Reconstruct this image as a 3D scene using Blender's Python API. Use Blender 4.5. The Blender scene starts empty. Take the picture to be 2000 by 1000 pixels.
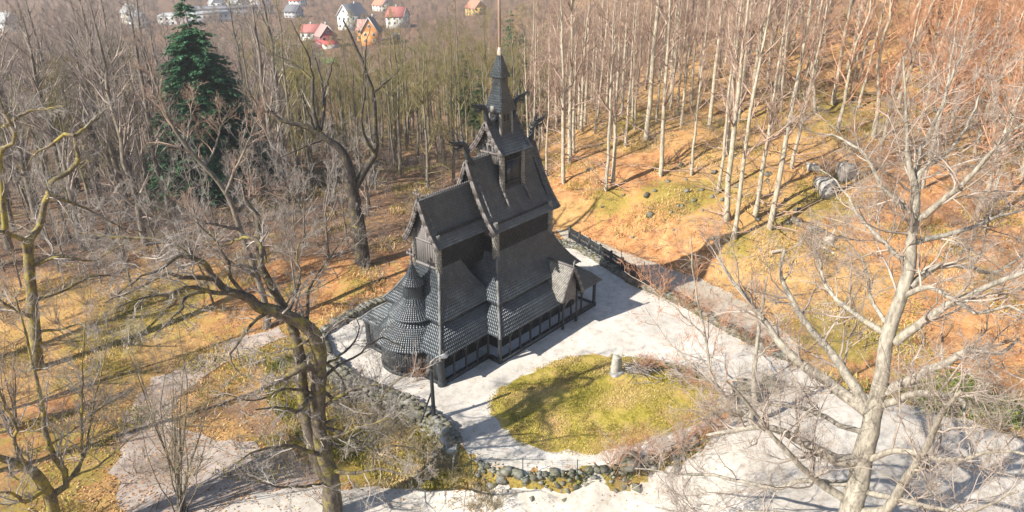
import bpy, math, random
import numpy as np
from mathutils import Vector, Matrix, geometry, noise
R = math.radians
rng = np.random.default_rng(11)
random.seed(7)
scene = bpy.context.scene
COL = scene.collection

# ------------------------------------------------------------------ camera
CAM = np.array([-30.399, -38.373, 31.178])
YAW, PITCH, ROLL, FPX = 0.725, -0.424, -0.006, 1400.278
_F = np.array([math.cos(YAW)*math.cos(PITCH), math.sin(YAW)*math.cos(PITCH), math.sin(PITCH)])
_R = np.array([math.sin(YAW), -math.cos(YAW), 0.0])
_U = np.cross(_R, _F)
_R, _U = math.cos(ROLL)*_R + math.sin(ROLL)*_U, -math.sin(ROLL)*_R + math.cos(ROLL)*_U
FH = np.array([math.cos(YAW), math.sin(YAW)])
RH = np.array([math.sin(YAW), -math.cos(YAW)])

def ray(x, y):
    return _F + _R*((x-1000)/FPX) - _U*((y-500)/FPX)
def flat(x, y, z=0.0):
    d = ray(x, y)
    return CAM + d*((z-CAM[2])/d[2])
def project(P):
    d = np.asarray(P, float) - CAM
    z = d @ _F
    return 1000 + FPX*(d @ _R)/z, 500 - FPX*(d @ _U)/z, z
def ab2xy(a, b):
    return CAM[:2] + a*FH + b*RH
def smooth(t):
    t = np.clip(t, 0, 1)
    return t*t*(3-2*t)

# ------------------------------------------------------------------ terrain height
YARD_PX = [(625,657),(640,700),(690,745),(750,772),(791,785),(852,822),(892,868),(935,905),(1000,925),(1100,925),
           (1200,912),(1290,890),(1360,850),(1420,800),(1500,740),(1545,712),(1430,650),(1330,592),(1240,555),(1130,485)]
YARD = [flat(x, y)[:2] for x, y in YARD_PX] + [np.array([25.5, 9.5]), np.array([19.0, 11.5]), np.array([8.6, 9.6]), np.array([2.0, 9.6])]
YARD = np.array(YARD)

def poly_sd(pts, poly):
    """signed distance to a polygon, negative inside; pts (N,2)"""
    n = len(poly)
    d = np.full(len(pts), 1e9)
    inside = np.zeros(len(pts), bool)
    for i in range(n):
        p, q = poly[i], poly[(i+1) % n]
        e = q-p
        w = pts-p
        t = np.clip((w @ e)/(e @ e), 0, 1)
        d = np.minimum(d, np.hypot(*(w - t[:, None]*e).T))
        c = ((p[1] > pts[:, 1]) != (q[1] > pts[:, 1])) & (pts[:, 0] < (q[0]-p[0])*(pts[:, 1]-p[1])/(q[1]-p[1]+1e-12)+p[0])
        inside ^= c
    return np.where(inside, -d, d)

_ph = rng.uniform(0, 6.28, (40, 2)); _dr = rng.uniform(0, 6.28, 40)
def lumps(x, y, scale, k0, k1):
    s = 0
    for k in range(k0, k1):
        f = (1/scale)*(0.7+0.06*(k-k0)*5)
        s = s + np.sin(x*f*math.cos(_dr[k]) + y*f*math.sin(_dr[k]) + _ph[k, 0])
    return s/math.sqrt(k1-k0)

ISLAND_PX = [(958,785),(972,765),(1010,742),(1060,718),(1110,700),(1160,694),(1210,698),(1270,706),(1330,718),(1380,745),(1405,775),
             (1395,810),(1340,835),(1260,862),(1200,878),(1150,888),(1080,880),(1020,866),(980,838),(962,810)]
ISLAND = np.array([flat(x, y)[:2] for x, y in ISLAND_PX])

def height(x, y):
    x = np.atleast_1d(np.asarray(x, float)); y = np.atleast_1d(np.asarray(y, float))
    dx, dy = x-CAM[0], y-CAM[1]
    a = dx*FH[0]+dy*FH[1]; b = dx*RH[0]+dy*RH[1]
    base = -22*smooth((a-74)/190) - 0.07*np.maximum(0, -b-14)*smooth((a-30)/20) + 0*a
    base = np.maximum(base, -22.0)
    # hill to the right
    a0 = np.clip(86-0.95*b, 47, 90)
    H = np.interp(b, [0, 6, 10, 20, 30, 45, 65, 90, 200], [0, 1.5, 3.4, 6, 9, 14, 20, 30, 50])
    s = np.maximum(a-a0, 0)
    rise = H*(1-np.exp(-0.26*s/np.maximum(H, .1)))
    crest = H/0.26*1.9+6
    fall = np.maximum(s-crest, 0)*0.22*(1-smooth((b-50)/30))
    hill = np.maximum(rise-fall, 0)*smooth(b/8)
    # the valley decline fades under the hill
    base = base*(1-smooth((b-2)/14)*(1-smooth((s-crest-20)/60)))
    base = np.where(b > 48, base*(1-smooth((b-48)/25)), base)
    z = base + hill
    bank = 0.9*smooth((b-19)/10)*smooth((a-44-0.0*b)/8)*(1-smooth((a-60)/6))
    z = z + bank*0.6
    z = z + 0.16*lumps(x, y, 2.6, 0, 12)*smooth((a-52)/10)*(0.35+smooth(s/10)) + 0.5*lumps(x, y, 9, 12, 24)*smooth(s/18)
    # the raised church yard and the ground outside its wall
    sd = poly_sd(np.stack([x, y], 1), YARD)
    drop = -2.5*(1-smooth((b-7)/9))*(1-smooth((a-56)/14))
    drop2 = -1.5*smooth((a-52)/6)*(1-smooth((a-78)/12))*smooth((b-1)/5)*(1-smooth((b-21)/7))*(1-smooth((sd-7)/7))
    out = z + drop2 + drop*(0.55+0.45*smooth((sd-.4)/3.2))
    z = np.where(sd < 0, 0, 0*z) * (1-smooth(sd/0.6)) + out*smooth(sd/0.6)
    # grass island mound
    si = poly_sd(np.stack([x, y], 1), ISLAND)
    z = z + 0.42*smooth((-si+0.1)/3.5)
    return z
def hz(x, y):
    return float(height(x, y)[0])
def hit(x, y):
    """where a picture point's ray meets the terrain"""
    d = ray(x, y)
    t = np.linspace(15, 900, 3000) if d[2] > -0.2 else np.linspace(10, 400, 3000)
    P = CAM + d*t[:, None]
    g = P[:, 2]-height(P[:, 0], P[:, 1])
    k = np.argmax(g < 0)
    if g[k] >= 0: return P[-1]
    u = g[k-1]/(g[k-1]-g[k])
    return P[k-1] + (P[k]-P[k-1])*u

# ------------------------------------------------------------------ mesh helpers
def tag(o, label=None, cat=None, group=None, kind=None):
    if label: o['label'] = label
    if cat: o['category'] = cat
    if group: o['group'] = group
    if kind: o['kind'] = kind
    return o
def empty(name, loc, rotz=0.0):
    o = bpy.data.objects.new(name, None); COL.objects.link(o)
    o.location = [float(v) for v in loc]; o.rotation_euler = (0, 0, rotz); o.empty_display_size = .3
    return o

class MB:
    """collects vertices and faces (numpy blocks) and links them as ONE mesh object"""
    def __init__(s): s.V = []; s.F = []; s.n = 0; s.A = []
    def add(s, v, f, rnd=None):
        v = np.asarray(v, float).reshape(-1, 3)
        s.V.append(v); s.F.append(np.asarray(f, np.int64)+s.n)
        if rnd is None: rnd = np.full(len(v), 0.5)
        s.A.append(np.asarray(rnd, float)); s.n += len(v)
    def box(s, c, d, rot=None, rnd=.5):
        c = np.asarray(c, float); d = np.asarray(d, float)/2
        v = np.array([[i, j, k] for k in (-1, 1) for j in (-1, 1) for i in (-1, 1)])*d
        if rot is not None: v = v @ np.asarray(rot).T
        s.add(v+c, [[0, 2, 3, 1], [4, 5, 7, 6], [0, 1, 5, 4], [2, 6, 7, 3], [0, 4, 6, 2], [1, 3, 7, 5]], np.full(8, rnd))
    def bar(s, p, q, w, h, up=(0, 0, 1)):
        """a beam from p to q, w wide and h high"""
        p = np.asarray(p, float); q = np.asarray(q, float)
        t = q-p; L = np.linalg.norm(t); t = t/L
        up = np.asarray(up, float)
        sd = np.cross(t, up)
        if np.linalg.norm(sd) < 1e-4: sd = np.cross(t, (1, 0, 0))
        sd /= np.linalg.norm(sd); up = np.cross(sd, t)
        s.box((p+q)/2, (L, w, h), np.stack([t, sd, up], 1))
    def quad(s, a, b, c, d): s.add([a, b, c, d], [[0, 1, 2, 3]])
    def tube(s, pts, rad, sides=6, cap=True):
        v, f = tube_mesh(np.asarray(pts, float)[None], np.asarray(rad, float)[None], sides)
        s.add(v, f)
        if cap:
            n = len(pts)
            s.add(v[(n-1)*sides:n*sides], [list(range(sides))])
            s.add(v[:sides], [list(range(sides))[::-1]])
    def lathe(s, prof, c=(0, 0, 0), sides=16, cap=True):
        """prof: list of (radius, z)"""
        n = len(prof); a = np.linspace(0, 2*np.pi, sides, endpoint=False)
        v = np.array([[r*math.cos(t), r*math.sin(t), z] for r, z in prof for t in a])+np.asarray(c, float)
        f = [[i*sides+j, i*sides+(j+1) % sides, (i+1)*sides+(j+1) % sides, (i+1)*sides+j] for i in range(n-1) for j in range(sides)]
        s.add(v, f)
        if cap:
            s.add(v[-sides:], [list(range(sides))]); s.add(v[:sides], [list(range(sides))[::-1]])
    def build(s, name, mats, parent=None, smoothsh=False):
        me = bpy.data.meshes.new(name)
        V = np.concatenate(s.V) if s.V else np.zeros((0, 3))
        loops = []; starts = []; tot = 0
        for F in s.F:
            if F.ndim == 1: F = F[None]
            m = F.shape[1]
            starts.append(tot+np.arange(len(F))*m); loops.append(F.ravel()); tot += F.size
        loops = np.concatenate(loops); starts = np.concatenate(starts)
        me.vertices.add(len(V)); me.vertices.foreach_set('co', V.ravel())
        me.loops.add(len(loops)); me.loops.foreach_set('vertex_index', loops.astype(np.int32))
        me.polygons.add(len(starts)); me.polygons.foreach_set('loop_start', starts.astype(np.int32))
        me.update(calc_edges=True); me.validate()
        if len(me.vertices) == len(V):
            at = me.attributes.new('rnd', 'FLOAT', 'POINT'); at.data.foreach_set('value', np.concatenate(s.A).astype(np.float32))
        if smoothsh: me.polygons.foreach_set('use_smooth', np.ones(len(me.polygons), bool))
        for m in (mats if isinstance(mats, (list, tuple)) else [mats]): me.materials.append(m)
        o = bpy.data.objects.new(name, me); COL.objects.link(o)
        if parent is not None: o.parent = parent
        return o

def tube_mesh(P, Rr, sides):
    """P (N,m,3), Rr (N,m) -> verts, quads"""
    N, m, _ = P.shape
    T = np.empty_like(P)
    T[:, 1:-1] = P[:, 2:]-P[:, :-2]; T[:, 0] = P[:, 1]-P[:, 0]; T[:, -1] = P[:, -1]-P[:, -2]
    T /= np.linalg.norm(T, axis=2, keepdims=True)+1e-12
    D = P[:, -1]-P[:, 0]
    ref = np.zeros((N, 3)); ref[np.arange(N), np.argmin(np.abs(D), axis=1)] = 1
    A = np.cross(T, ref[:, None, :]); A /= np.linalg.norm(A, axis=2, keepdims=True)+1e-12
    B = np.cross(T, A)
    ang = np.linspace(0, 2*np.pi, sides, endpoint=False)
    V = P[:, :, None, :] + Rr[:, :, None, None]*(A[:, :, None, :]*np.cos(ang)[None, None, :, None]+B[:, :, None, :]*np.sin(ang)[None, None, :, None])
    idx = np.arange(N*m*sides).reshape(N, m, sides)
    a = idx[:, :-1, :]; b = np.roll(idx, -1, 2)[:, :-1, :]; c = np.roll(idx, -1, 2)[:, 1:, :]; d = idx[:, 1:, :]
    return V.reshape(-1, 3), np.stack([a, b, c, d], -1).reshape(-1, 4)

# ------------------------------------------------------------------ materials
def mat(name):
    m = bpy.data.materials.new(name); m.use_nodes = True
    nt = m.node_tree; b = nt.nodes['Principled BSDF']
    return m, nt, b
def N(nt, typ, **kw):
    n = nt.nodes.new(typ)
    for k, v in kw.items(): setattr(n, k, v)
    return n
def noise_node(nt, scale, detail=4, rough=.6, coord='Object', stretch=None):
    tc = N(nt, 'ShaderNodeTexCoord'); n = N(nt, 'ShaderNodeTexNoise')
    n.inputs['Scale'].default_value = scale; n.inputs['Detail'].default_value = detail; n.inputs['Roughness'].default_value = rough
    src = tc.outputs[coord]
    if stretch:
        mp = N(nt, 'ShaderNodeMapping'); mp.inputs['Scale'].default_value = stretch
        nt.links.new(src, mp.inputs['Vector']); src = mp.outputs['Vector']
    nt.links.new(src, n.inputs['Vector'])
    return n
def ramp(nt, fac, stops):
    r = N(nt, 'ShaderNodeValToRGB'); cr = r.color_ramp
    while len(cr.elements) > len(stops): cr.elements.remove(cr.elements[-1])
    while len(cr.elements) < len(stops): cr.elements.new(.5)
    for e, (p, c) in zip(cr.elements, stops): e.position = p; e.color = (*c, 1)
    nt.links.new(fac, r.inputs['Fac'])
    return r
def mixc(nt, fac, a, b, mode='MIX'):
    m = N(nt, 'ShaderNodeMix', data_type='RGBA', blend_type=mode)
    for s, v in ((m.inputs[0], fac), (m.inputs[6], a), (m.inputs[7], b)):
        if hasattr(v, 'is_linked') or hasattr(v, 'links'): nt.links.new(v, s)
        elif isinstance(v, (int, float)): s.default_value = v
        else: s.default_value = (*v, 1)
    return m.outputs[2]
def math_(nt, op, a, b=0.5):
    m = N(nt, 'ShaderNodeMath', operation=op)
    for s, v in ((m.inputs[0], a), (m.inputs[1], b)):
        if hasattr(v, 'links'): nt.links.new(v, s)
        else: s.default_value = v
    return m.outputs[0]
def bump(nt, b, h, strength=.5, dist=.05):
    n = N(nt, 'ShaderNodeBump'); n.inputs['Strength'].default_value = strength; n.inputs['Distance'].default_value = dist
    nt.links.new(h, n.inputs['Height']); nt.links.new(n.outputs['Normal'], b.inputs['Normal'])
def simple(name, stops, scale=6, rough=.8, bmp=.3, stretch=None, attr=False, detail=5, coord='Object', spec=.4):
    m, nt, b = mat(name)
    n = noise_node(nt, scale, detail, .65, coord, stretch)
    r = ramp(nt, n.outputs['Fac'], stops)
    out = r.outputs['Color']
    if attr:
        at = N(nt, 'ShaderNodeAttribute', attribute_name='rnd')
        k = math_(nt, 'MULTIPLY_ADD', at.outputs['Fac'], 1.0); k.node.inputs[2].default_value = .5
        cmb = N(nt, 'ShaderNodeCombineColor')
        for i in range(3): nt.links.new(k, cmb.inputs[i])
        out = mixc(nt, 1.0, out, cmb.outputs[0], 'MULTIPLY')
    nt.links.new(out, b.inputs['Base Color'])
    b.inputs['Roughness'].default_value = rough; b.inputs['Specular IOR Level'].default_value = spec
    if bmp: bump(nt, b, n.outputs['Fac'], bmp)
    return m

M = {}
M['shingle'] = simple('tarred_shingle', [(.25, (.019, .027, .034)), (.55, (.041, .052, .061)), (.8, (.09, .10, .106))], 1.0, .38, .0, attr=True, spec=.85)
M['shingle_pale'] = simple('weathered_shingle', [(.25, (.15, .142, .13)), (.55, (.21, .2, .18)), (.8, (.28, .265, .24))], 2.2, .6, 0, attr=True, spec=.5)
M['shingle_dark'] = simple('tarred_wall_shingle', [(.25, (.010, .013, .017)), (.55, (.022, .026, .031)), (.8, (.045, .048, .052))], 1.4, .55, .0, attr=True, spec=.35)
M['tar'] = simple('tarred_wood', [(.3, (.011, .014, .018)), (.7, (.042, .047, .052))], 5, .55, .4, (1, 1, .12))
M['backing'] = simple('dark_underside', [(.3, (.010, .011, .012)), (.7, (.02, .02, .02))], 5, .8, 0)
M['hipboard'] = simple('weathered_board', [(.3, (.09, .088, .086)), (.7, (.21, .205, .195))], 7, .65, .3)
M['plank_grey'] = simple('grey_plank', [(.3, (.10, .098, .10)), (.7, (.24, .22, .21))], 4, .7, .4, (6, 6, .4))
M['barge'] = simple('barge_board', [(.3, (.085, .077, .073)), (.7, (.20, .178, .168))], 6, .65, .3)
M['palewood'] = simple('pale_wood', [(.3, (.32, .26, .2)), (.7, (.5, .43, .35))], 9, .6, .2)
M['polewood'] = simple('pole_wood', [(.3, (.16, .10, .065)), (.7, (.32, .23, .16))], 6, .6, .2, (1, 1, .1))
M['stone_floor'] = simple('stone_floor', [(.3, (.30, .31, .33)), (.7, (.46, .46, .47))], 5, .8, .2)
M['dark'] = simple('dark_opening', [(.3, (.006, .006, .007)), (.7, (.012, .012, .012))], 3, .6, 0)

def bark(name, dark, pale, moss=None, amount=.5, scale=3.0, rough=.85):
    m, nt, b = mat(name)
    n = noise_node(nt, scale*1.6, 6, .7, 'Object', (1, 1, .35))
    c = ramp(nt, n.outputs['Fac'], [(.34, dark), (.62, pale)]).outputs['Color']
    if moss:
        n2 = noise_node(nt, scale*.42, 9, .78)
        k = ramp(nt, n2.outputs['Fac'], [(.46+(.5-amount)*.36, (0, 0, 0)), (.56+(.5-amount)*.36, (1, 1, 1))]).outputs['Color']
        n3 = noise_node(nt, scale*5, 3, .6)
        mc = ramp(nt, n3.outputs['Fac'], [(.3, tuple(v*.55 for v in moss)), (.7, moss)]).outputs['Color']
        c = mixc(nt, math_(nt, 'MULTIPLY', k, .82), c, mc)
    nt.links.new(c, b.inputs['Base Color'])
    b.inputs['Roughness'].default_value = rough; b.inputs['Specular IOR Level'].default_value = .25
    bump(nt, b, n.outputs['Fac'], .6, .06)
    return m
M['bark_beech'] = bark('beech_bark', (.14, .127, .105), (.40, .365, .30), (.30, .27, .11), .15)
M['bark_hill'] = bark('hill_beech_bark', (.23, .20, .155), (.50, .445, .34), (.34, .31, .15), .3)
M['bark_oak'] = bark('oak_bark', (.035, .029, .024), (.15, .122, .092), (.33, .28, .055), .36)
M['bark_dark'] = bark('dark_oak_bark', (.022, .019, .017), (.095, .08, .066), (.34, .28, .045), .26)
M['bark_moss'] = bark('mossy_bark', (.06, .047, .032), (.20, .16, .105), (.42, .34, .06), .5)
M['bark_grey'] = bark('grey_bark', (.065, .055, .046), (.26, .225, .18), (.27, .24, .06), .2)
def twig(name, a, bcol):
    return simple(name, [(.35, a), (.65, bcol)], .9, .8, 0, spec=.25, detail=2)
M['twig_grey'] = twig('grey_twig', (.20, .175, .155), (.44, .40, .36))
M['twig_purple'] = twig('purple_twig', (.18, .145, .125), (.42, .35, .30))
M['twig_copper'] = twig('copper_twig', (.36, .17, .085), (.55, .32, .20))
M['twig_pink'] = twig('pinkish_twig', (.24, .16, .12), (.47, .34, .26))
M['twig_beech'] = twig('beech_twig', (.21, .17, .14), (.46, .39, .33))
M['twig_straw'] = twig('straw_twig', (.24, .19, .11), (.44, .37, .23))
M['twig_olive'] = twig('olive_twig', (.16, .135, .055), (.30, .26, .11))
M['needle'] = simple('fir_needles', [(.3, (.024, .085, .038)), (.6, (.06, .17, .072)), (.8, (.13, .28, .11))], 1.1, .6, 0, spec=.4, detail=3)
M['needle_olive'] = simple('pine_needles', [(.3, (.03, .06, .02)), (.7, (.11, .15, .045))], .9, .6, 0, spec=.3, detail=3)
M['stone'] = simple('field_stone', [(.3, (.13, .13, .125)), (.5, (.29, .285, .27)), (.75, (.48, .47, .44))], 1.7, .85, .5, attr=True)
M['stone_moss'] = simple('mossy_stone', [(.3, (.06, .06, .03)), (.43, (.115, .11, .065)), (.55, (.17, .165, .14)), (.75, (.30, .29, .265))], 1.6, .85, .5, attr=True)
M['metal_green'] = simple('green_post_paint', [(.3, (.03, .10, .07)), (.7, (.06, .16, .11))], 5, .5, 0)
M['metal_dark'] = simple('dark_metal', [(.3, (.03, .035, .04)), (.7, (.08, .085, .09))], 5, .45, 0)
M['metal_grey'] = simple('grey_metal', [(.3, (.35, .36, .37)), (.7, (.55, .56, .57))], 5, .4, 0)

def gravel_mat(name, a, b_, leaf=.0, speck=1.0):
    m, nt, b = mat(name)
    n = noise_node(nt, .22, 5, .6, 'Object'); f = noise_node(nt, 7, 6, .75, 'Object'); g = noise_node(nt, 1.3, 5, .7)
    c = ramp(nt, n.outputs['Fac'], [(.35, a), (.65, b_)]).outputs['Color']
    c = mixc(nt, .55*speck, c, ramp(nt, f.outputs['Fac'], [(.28, (.45, .44, .43)), (.5, (1, 1, 1))]).outputs['Color'], 'MULTIPLY')
    c = mixc(nt, .5*speck, c, ramp(nt, g.outputs['Fac'], [(.36, (.60, .56, .50)), (.52, (1, 1, 1))]).outputs['Color'], 'MULTIPLY')
    if leaf:
        v = noise_node(nt, 2.2, 8, .8); k = ramp(nt, v.outputs['Fac'], [(.60, (0, 0, 0)), (.66, (1, 1, 1))]).outputs['Color']
        k2 = math_(nt, 'MULTIPLY', k, leaf)
        c = mixc(nt, k2, c, (.34, .2, .09))
    nt.links.new(c, b.inputs['Base Color']); b.inputs['Roughness'].default_value = .9; b.inputs['Specular IOR Level'].default_value = .2
    bump(nt, b, f.outputs['Fac'], .35, .03)
    return m
M['gravel'] = gravel_mat('pale_gravel', (.47, .44, .39), (.65, .61, .55))
M['road'] = gravel_mat('road_gravel', (.42, .385, .335), (.57, .53, .47), .4)
M['track'] = gravel_mat('trodden_track', (.27, .215, .18), (.46, .40, .35), .85)
M['path'] = gravel_mat('path_gravel', (.36, .33, .27), (.48, .44, .37), .55)

def ground_mat():
    m, nt, b = mat('woodland_floor')
    at = N(nt, 'ShaderNodeAttribute', attribute_name='zone'); sep = N(nt, 'ShaderNodeSeparateColor'); nt.links.new(at.outputs['Color'], sep.inputs[0])
    big = noise_node(nt, .13, 6, .65); mid = noise_node(nt, .8, 6, .7); fine = noise_node(nt, 6, 5, .75)
    leaf = ramp(nt, mid.outputs['Fac'], [(.3, (.19, .085, .038)), (.45, (.40, .195, .08)), (.6, (.55, .30, .13)), (.75, (.60, .40, .2))]).outputs['Color']
    straw = ramp(nt, mid.outputs['Fac'], [(.3, (.22, .14, .06)), (.5, (.46, .275, .105)), (.7, (.57, .375, .16))]).outputs['Color']
    moss = ramp(nt, mid.outputs['Fac'], [(.3, (.13, .11, .025)), (.5, (.29, .22, .05)), (.7, (.42, .295, .10))]).outputs['Color']
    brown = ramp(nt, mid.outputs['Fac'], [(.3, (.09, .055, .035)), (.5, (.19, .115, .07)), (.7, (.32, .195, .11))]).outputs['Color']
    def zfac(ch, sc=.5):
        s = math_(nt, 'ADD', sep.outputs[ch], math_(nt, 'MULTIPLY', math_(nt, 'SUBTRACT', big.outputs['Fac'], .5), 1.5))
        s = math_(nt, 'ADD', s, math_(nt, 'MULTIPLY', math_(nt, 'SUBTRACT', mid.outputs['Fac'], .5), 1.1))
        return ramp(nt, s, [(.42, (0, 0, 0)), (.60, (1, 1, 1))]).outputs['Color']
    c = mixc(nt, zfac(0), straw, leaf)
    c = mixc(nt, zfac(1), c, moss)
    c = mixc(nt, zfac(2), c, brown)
    c = mixc(nt, .6, c, ramp(nt, fine.outputs['Fac'], [(.3, (.45, .42, .4)), (.55, (1, 1, 1)), (.75, (1.25, 1.2, 1.1))]).outputs['Color'], 'MULTIPLY')
    nt.links.new(c, b.inputs['Base Color']); b.inputs['Roughness'].default_value = .95; b.inputs['Specular IOR Level'].default_value = .15
    bump(nt, b, fine.outputs['Fac'], .8, .12)
    return m
M['ground'] = ground_mat()
def turf_mat():
    m, nt, b = mat('island_turf')
    mid = noise_node(nt, .55, 6, .7); fine = noise_node(nt, 5, 6, .75)
    c = ramp(nt, mid.outputs['Fac'], [(.3, (.20, .17, .03)), (.43, (.38, .31, .055)), (.56, (.50, .37, .11)), (.70, (.40, .22, .10))]).outputs['Color']
    c = mixc(nt, .7, c, ramp(nt, fine.outputs['Fac'], [(.3, (.4, .42, .35)), (.55, (1, 1, 1)), (.75, (1.25, 1.2, 1.1))]).outputs['Color'], 'MULTIPLY')
    nt.links.new(c, b.inputs['Base Color']); b.inputs['Roughness'].default_value = .95; b.inputs['Specular IOR Level'].default_value = .15
    bump(nt, b, fine.outputs['Fac'], .8, .1)
    return m
M['turf'] = turf_mat()

# ------------------------------------------------------------------ ground sheets
def axis(segs):
    out = []
    for a, b, st in segs: out += list(np.arange(a, b, st))
    return np.array(out+[segs[-1][1]])
def geo(a, b, n): return list(np.geomspace(1, b-a+1, n)[1:]+a-1)
AX = np.concatenate([np.arange(-300, 14, 12.0), np.arange(14, 125, .55), np.array(geo(125, 1500, 60))])
BX = np.concatenate([-np.array(geo(62, 1400, 40))[::-1], np.arange(-62, 82, .6), np.array(geo(82, 1400, 40))])
A_, B_ = np.meshgrid(AX, BX, indexing='ij')
XY = CAM[:2] + A_[..., None]*FH + B_[..., None]*RH
Z = height(XY[..., 0].ravel(), XY[..., 1].ravel()).reshape(A_.shape)
# far side of the valley rises again
Z = Z + 70*smooth((A_-760)/700)
na, nb = A_.shape
gi = np.arange(na*nb).reshape(na, nb)
gm = MB(); gm.add(np.concatenate([XY, Z[..., None]], -1).reshape(-1, 3), np.stack([gi[:-1, :-1], gi[:-1, 1:], gi[1:, 1:], gi[1:, :-1]], -1).reshape(-1, 4)[:, ::-1])
ground = gm.build('ground', M['ground'], smoothsh=True); tag(ground, kind='structure')
def zones():
    a, b = A_.ravel(), B_.ravel()
    P = XY.reshape(-1, 2)
    sd = poly_sd(P, YARD)
    leaf = np.full(a.shape, .40); moss = np.where(b < -6, .46, .27); brown = np.full(a.shape, .18)
    def blob(px, r, val, arr, z=None):
        c = hit(*px)[:2]
        d = np.hypot(P[:, 0]-c[0], P[:, 1]-c[1])
        arr[:] = arr + (val-arr)*np.exp(-(d/r)**2*1.2)
    # red leaf drift by the path, copper bank on the right, mossy flanks
    for px, r in [((1180, 470), 4), ((1280, 490), 6), ((1350, 500), 4), ((1880, 720), 9), ((1780, 640), 6), ((2000, 650), 12), ((1700, 540), 6), ((1900, 600), 9), ((1760, 470), 7), ((1950, 500), 9), ((1850, 400), 9), ((1240, 330), 6), ((1140, 340), 6), ((600, 520), 12), ((750, 540), 6), ((700, 810), 2.5), ((740, 830), 1.5), ((150, 900), 4), ((60, 820), 4)]: blob(px, r, .95, leaf)
    for px, r in [((1500, 600), 9), ((1600, 560), 8), ((1560, 480), 6)]: blob(px, r, .3, leaf)
    for px, r in [((1650, 240), 6), ((1580, 190), 8), ((1590, 640), 4.5), ((1650, 660), 3), ((1900, 800), 5), ((1830, 790), 3), ((1520, 440), 2), ((1440, 480), 2), ((1600, 400), 4), ((1230, 240), 5), ((1180, 390), 3), ((1290, 370), 3), ((1370, 380), 6), ((300, 610), 5), ((220, 650), 4), ((500, 700), 3), ((540, 690), 2.5), ((700, 870), 3), ((800, 900), 4), ((640, 840), 3), ((880, 920), 3), ((1000, 940), 2), ((1150, 930), 3), ((220, 880), 3)]: blob(px, r, .72, moss)
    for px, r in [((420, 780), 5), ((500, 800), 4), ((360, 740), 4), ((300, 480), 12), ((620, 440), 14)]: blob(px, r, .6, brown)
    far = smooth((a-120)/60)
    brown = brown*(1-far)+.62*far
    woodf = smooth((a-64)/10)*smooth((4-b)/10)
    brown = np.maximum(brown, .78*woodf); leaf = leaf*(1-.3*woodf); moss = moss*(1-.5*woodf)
    moss = np.where(a > 300, .6, moss)
    near = (sd > 0) & (sd < 4.5) & (b < 14) & (a < 50)
    moss[near] = np.maximum(moss[near], .7)
    return np.stack([leaf, moss, brown, np.ones_like(leaf)], 1)
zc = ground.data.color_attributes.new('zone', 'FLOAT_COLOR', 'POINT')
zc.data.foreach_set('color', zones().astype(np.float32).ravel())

def sheet(name, poly, material, cell=.6, lift=.03, jitter=.18, hole=None):
    """a ground sheet: polygon with a ragged edge, laid on the terrain"""
    def ragged(pl):
        out = []
        for i in range(len(pl)):
            p, q = np.array(pl[i]), np.array(pl[(i+1) % len(pl)])
            n = max(1, int(np.linalg.norm(q-p)/cell))
            nrm = np.array([-(q-p)[1], (q-p)[0]])/max(np.linalg.norm(q-p), 1e-6)
            for k in range(n):
                c = p+(q-p)*k/n
                w = noise.noise((c[0]*.9, c[1]*.9, 3.1))+.6*noise.noise((c[0]*2.3, c[1]*2.3, 7.7))
                out.append(c+nrm*w*jitter*2)
        return np.array(out)
    bd = ragged(poly); n0 = len(bd)
    mn, mx = bd.min(0), bd.max(0)
    gx, gy = np.meshgrid(np.arange(mn[0], mx[0], cell), np.arange(mn[1], mx[1], cell))
    g = np.stack([gx.ravel(), gy.ravel()], 1)+rng.uniform(-.1, .1, (gx.size, 2))*cell
    g = g[poly_sd(g, bd) < -cell*.45]
    edges = [(i, (i+1) % n0) for i in range(n0)]
    pts = np.concatenate([bd, g])
    v, e, f, *_ = geometry.delaunay_2d_cdt([Vector(p) for p in pts], edges, [list(range(n0))], 1, 1e-5)
    v = np.array([tuple(p) for p in v])
    m = MB()
    m.add(np.concatenate([v, (height(v[:, 0], v[:, 1])+lift)[:, None]], 1), np.array([tuple(t) for t in f if len(t) == 3]))
    o = m.build(name, material, smoothsh=True)
    return tag(o, kind='structure')
sheet('gravel_yard', YARD, M['gravel'], .7, .045)
sheet('grass_island', ISLAND, M['turf'], .45, .075, .2)
ROAD_PX = [(430,1000),(420,1500),(1500,1500),(2700,1500),(2600,1000),(2300,925),(2000,858),(1820,802),(1650,762),(1548,716),
           (1500,738),(1425,803),(1372,875),(1300,918),(1200,950),(1100,961),(950,963),(880,960),(800,957),(700,954),(600,950),(500,962)]
TRACK_PX = [(545,640),(470,658),(390,694),(310,738),(262,790),(238,850),(225,920),(240,1000),(260,1400),(440,1500),(520,1000),(600,952),(640,925),(560,880),(470,865),(390,850),(345,835),(330,810),(352,770),(420,722),(490,684),(556,660)]
def flat_hit(px):
    return [hit(x, y)[:2] for x, y in px]
ROADP = flat_hit(ROAD_PX)
sheet('road', ROADP, M['road'], 1.0, .06, .25)
sheet('track', flat_hit(TRACK_PX), M['track'], .9, .05, .45)
PATH_PX = [(1085,448),(1120,455),(1160,468),(1230,498),(1300,522),(1370,545),(1440,580),(1500,625),(1560,680),(1552,706),(1500,690),(1420,645),(1330,589),(1250,558),(1180,522),(1110,478)]
sheet('path', flat_hit(PATH_PX), M['path'], .7, .05, .2)
#PART2

# ================================================================== STAVE CHURCH (x = long axis, near side is -y)
church = empty('stave_church', (0, 0, 0))
tag(church, 'black tarred wooden stave church with stepped shingle roofs, dragon heads and a tall spire', 'church')
W1, W2, L1, L2 = 4.3, 5.55, 5.15, 12.7
XE = L1+L2
OV, ZE = .44, 2.6

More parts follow.
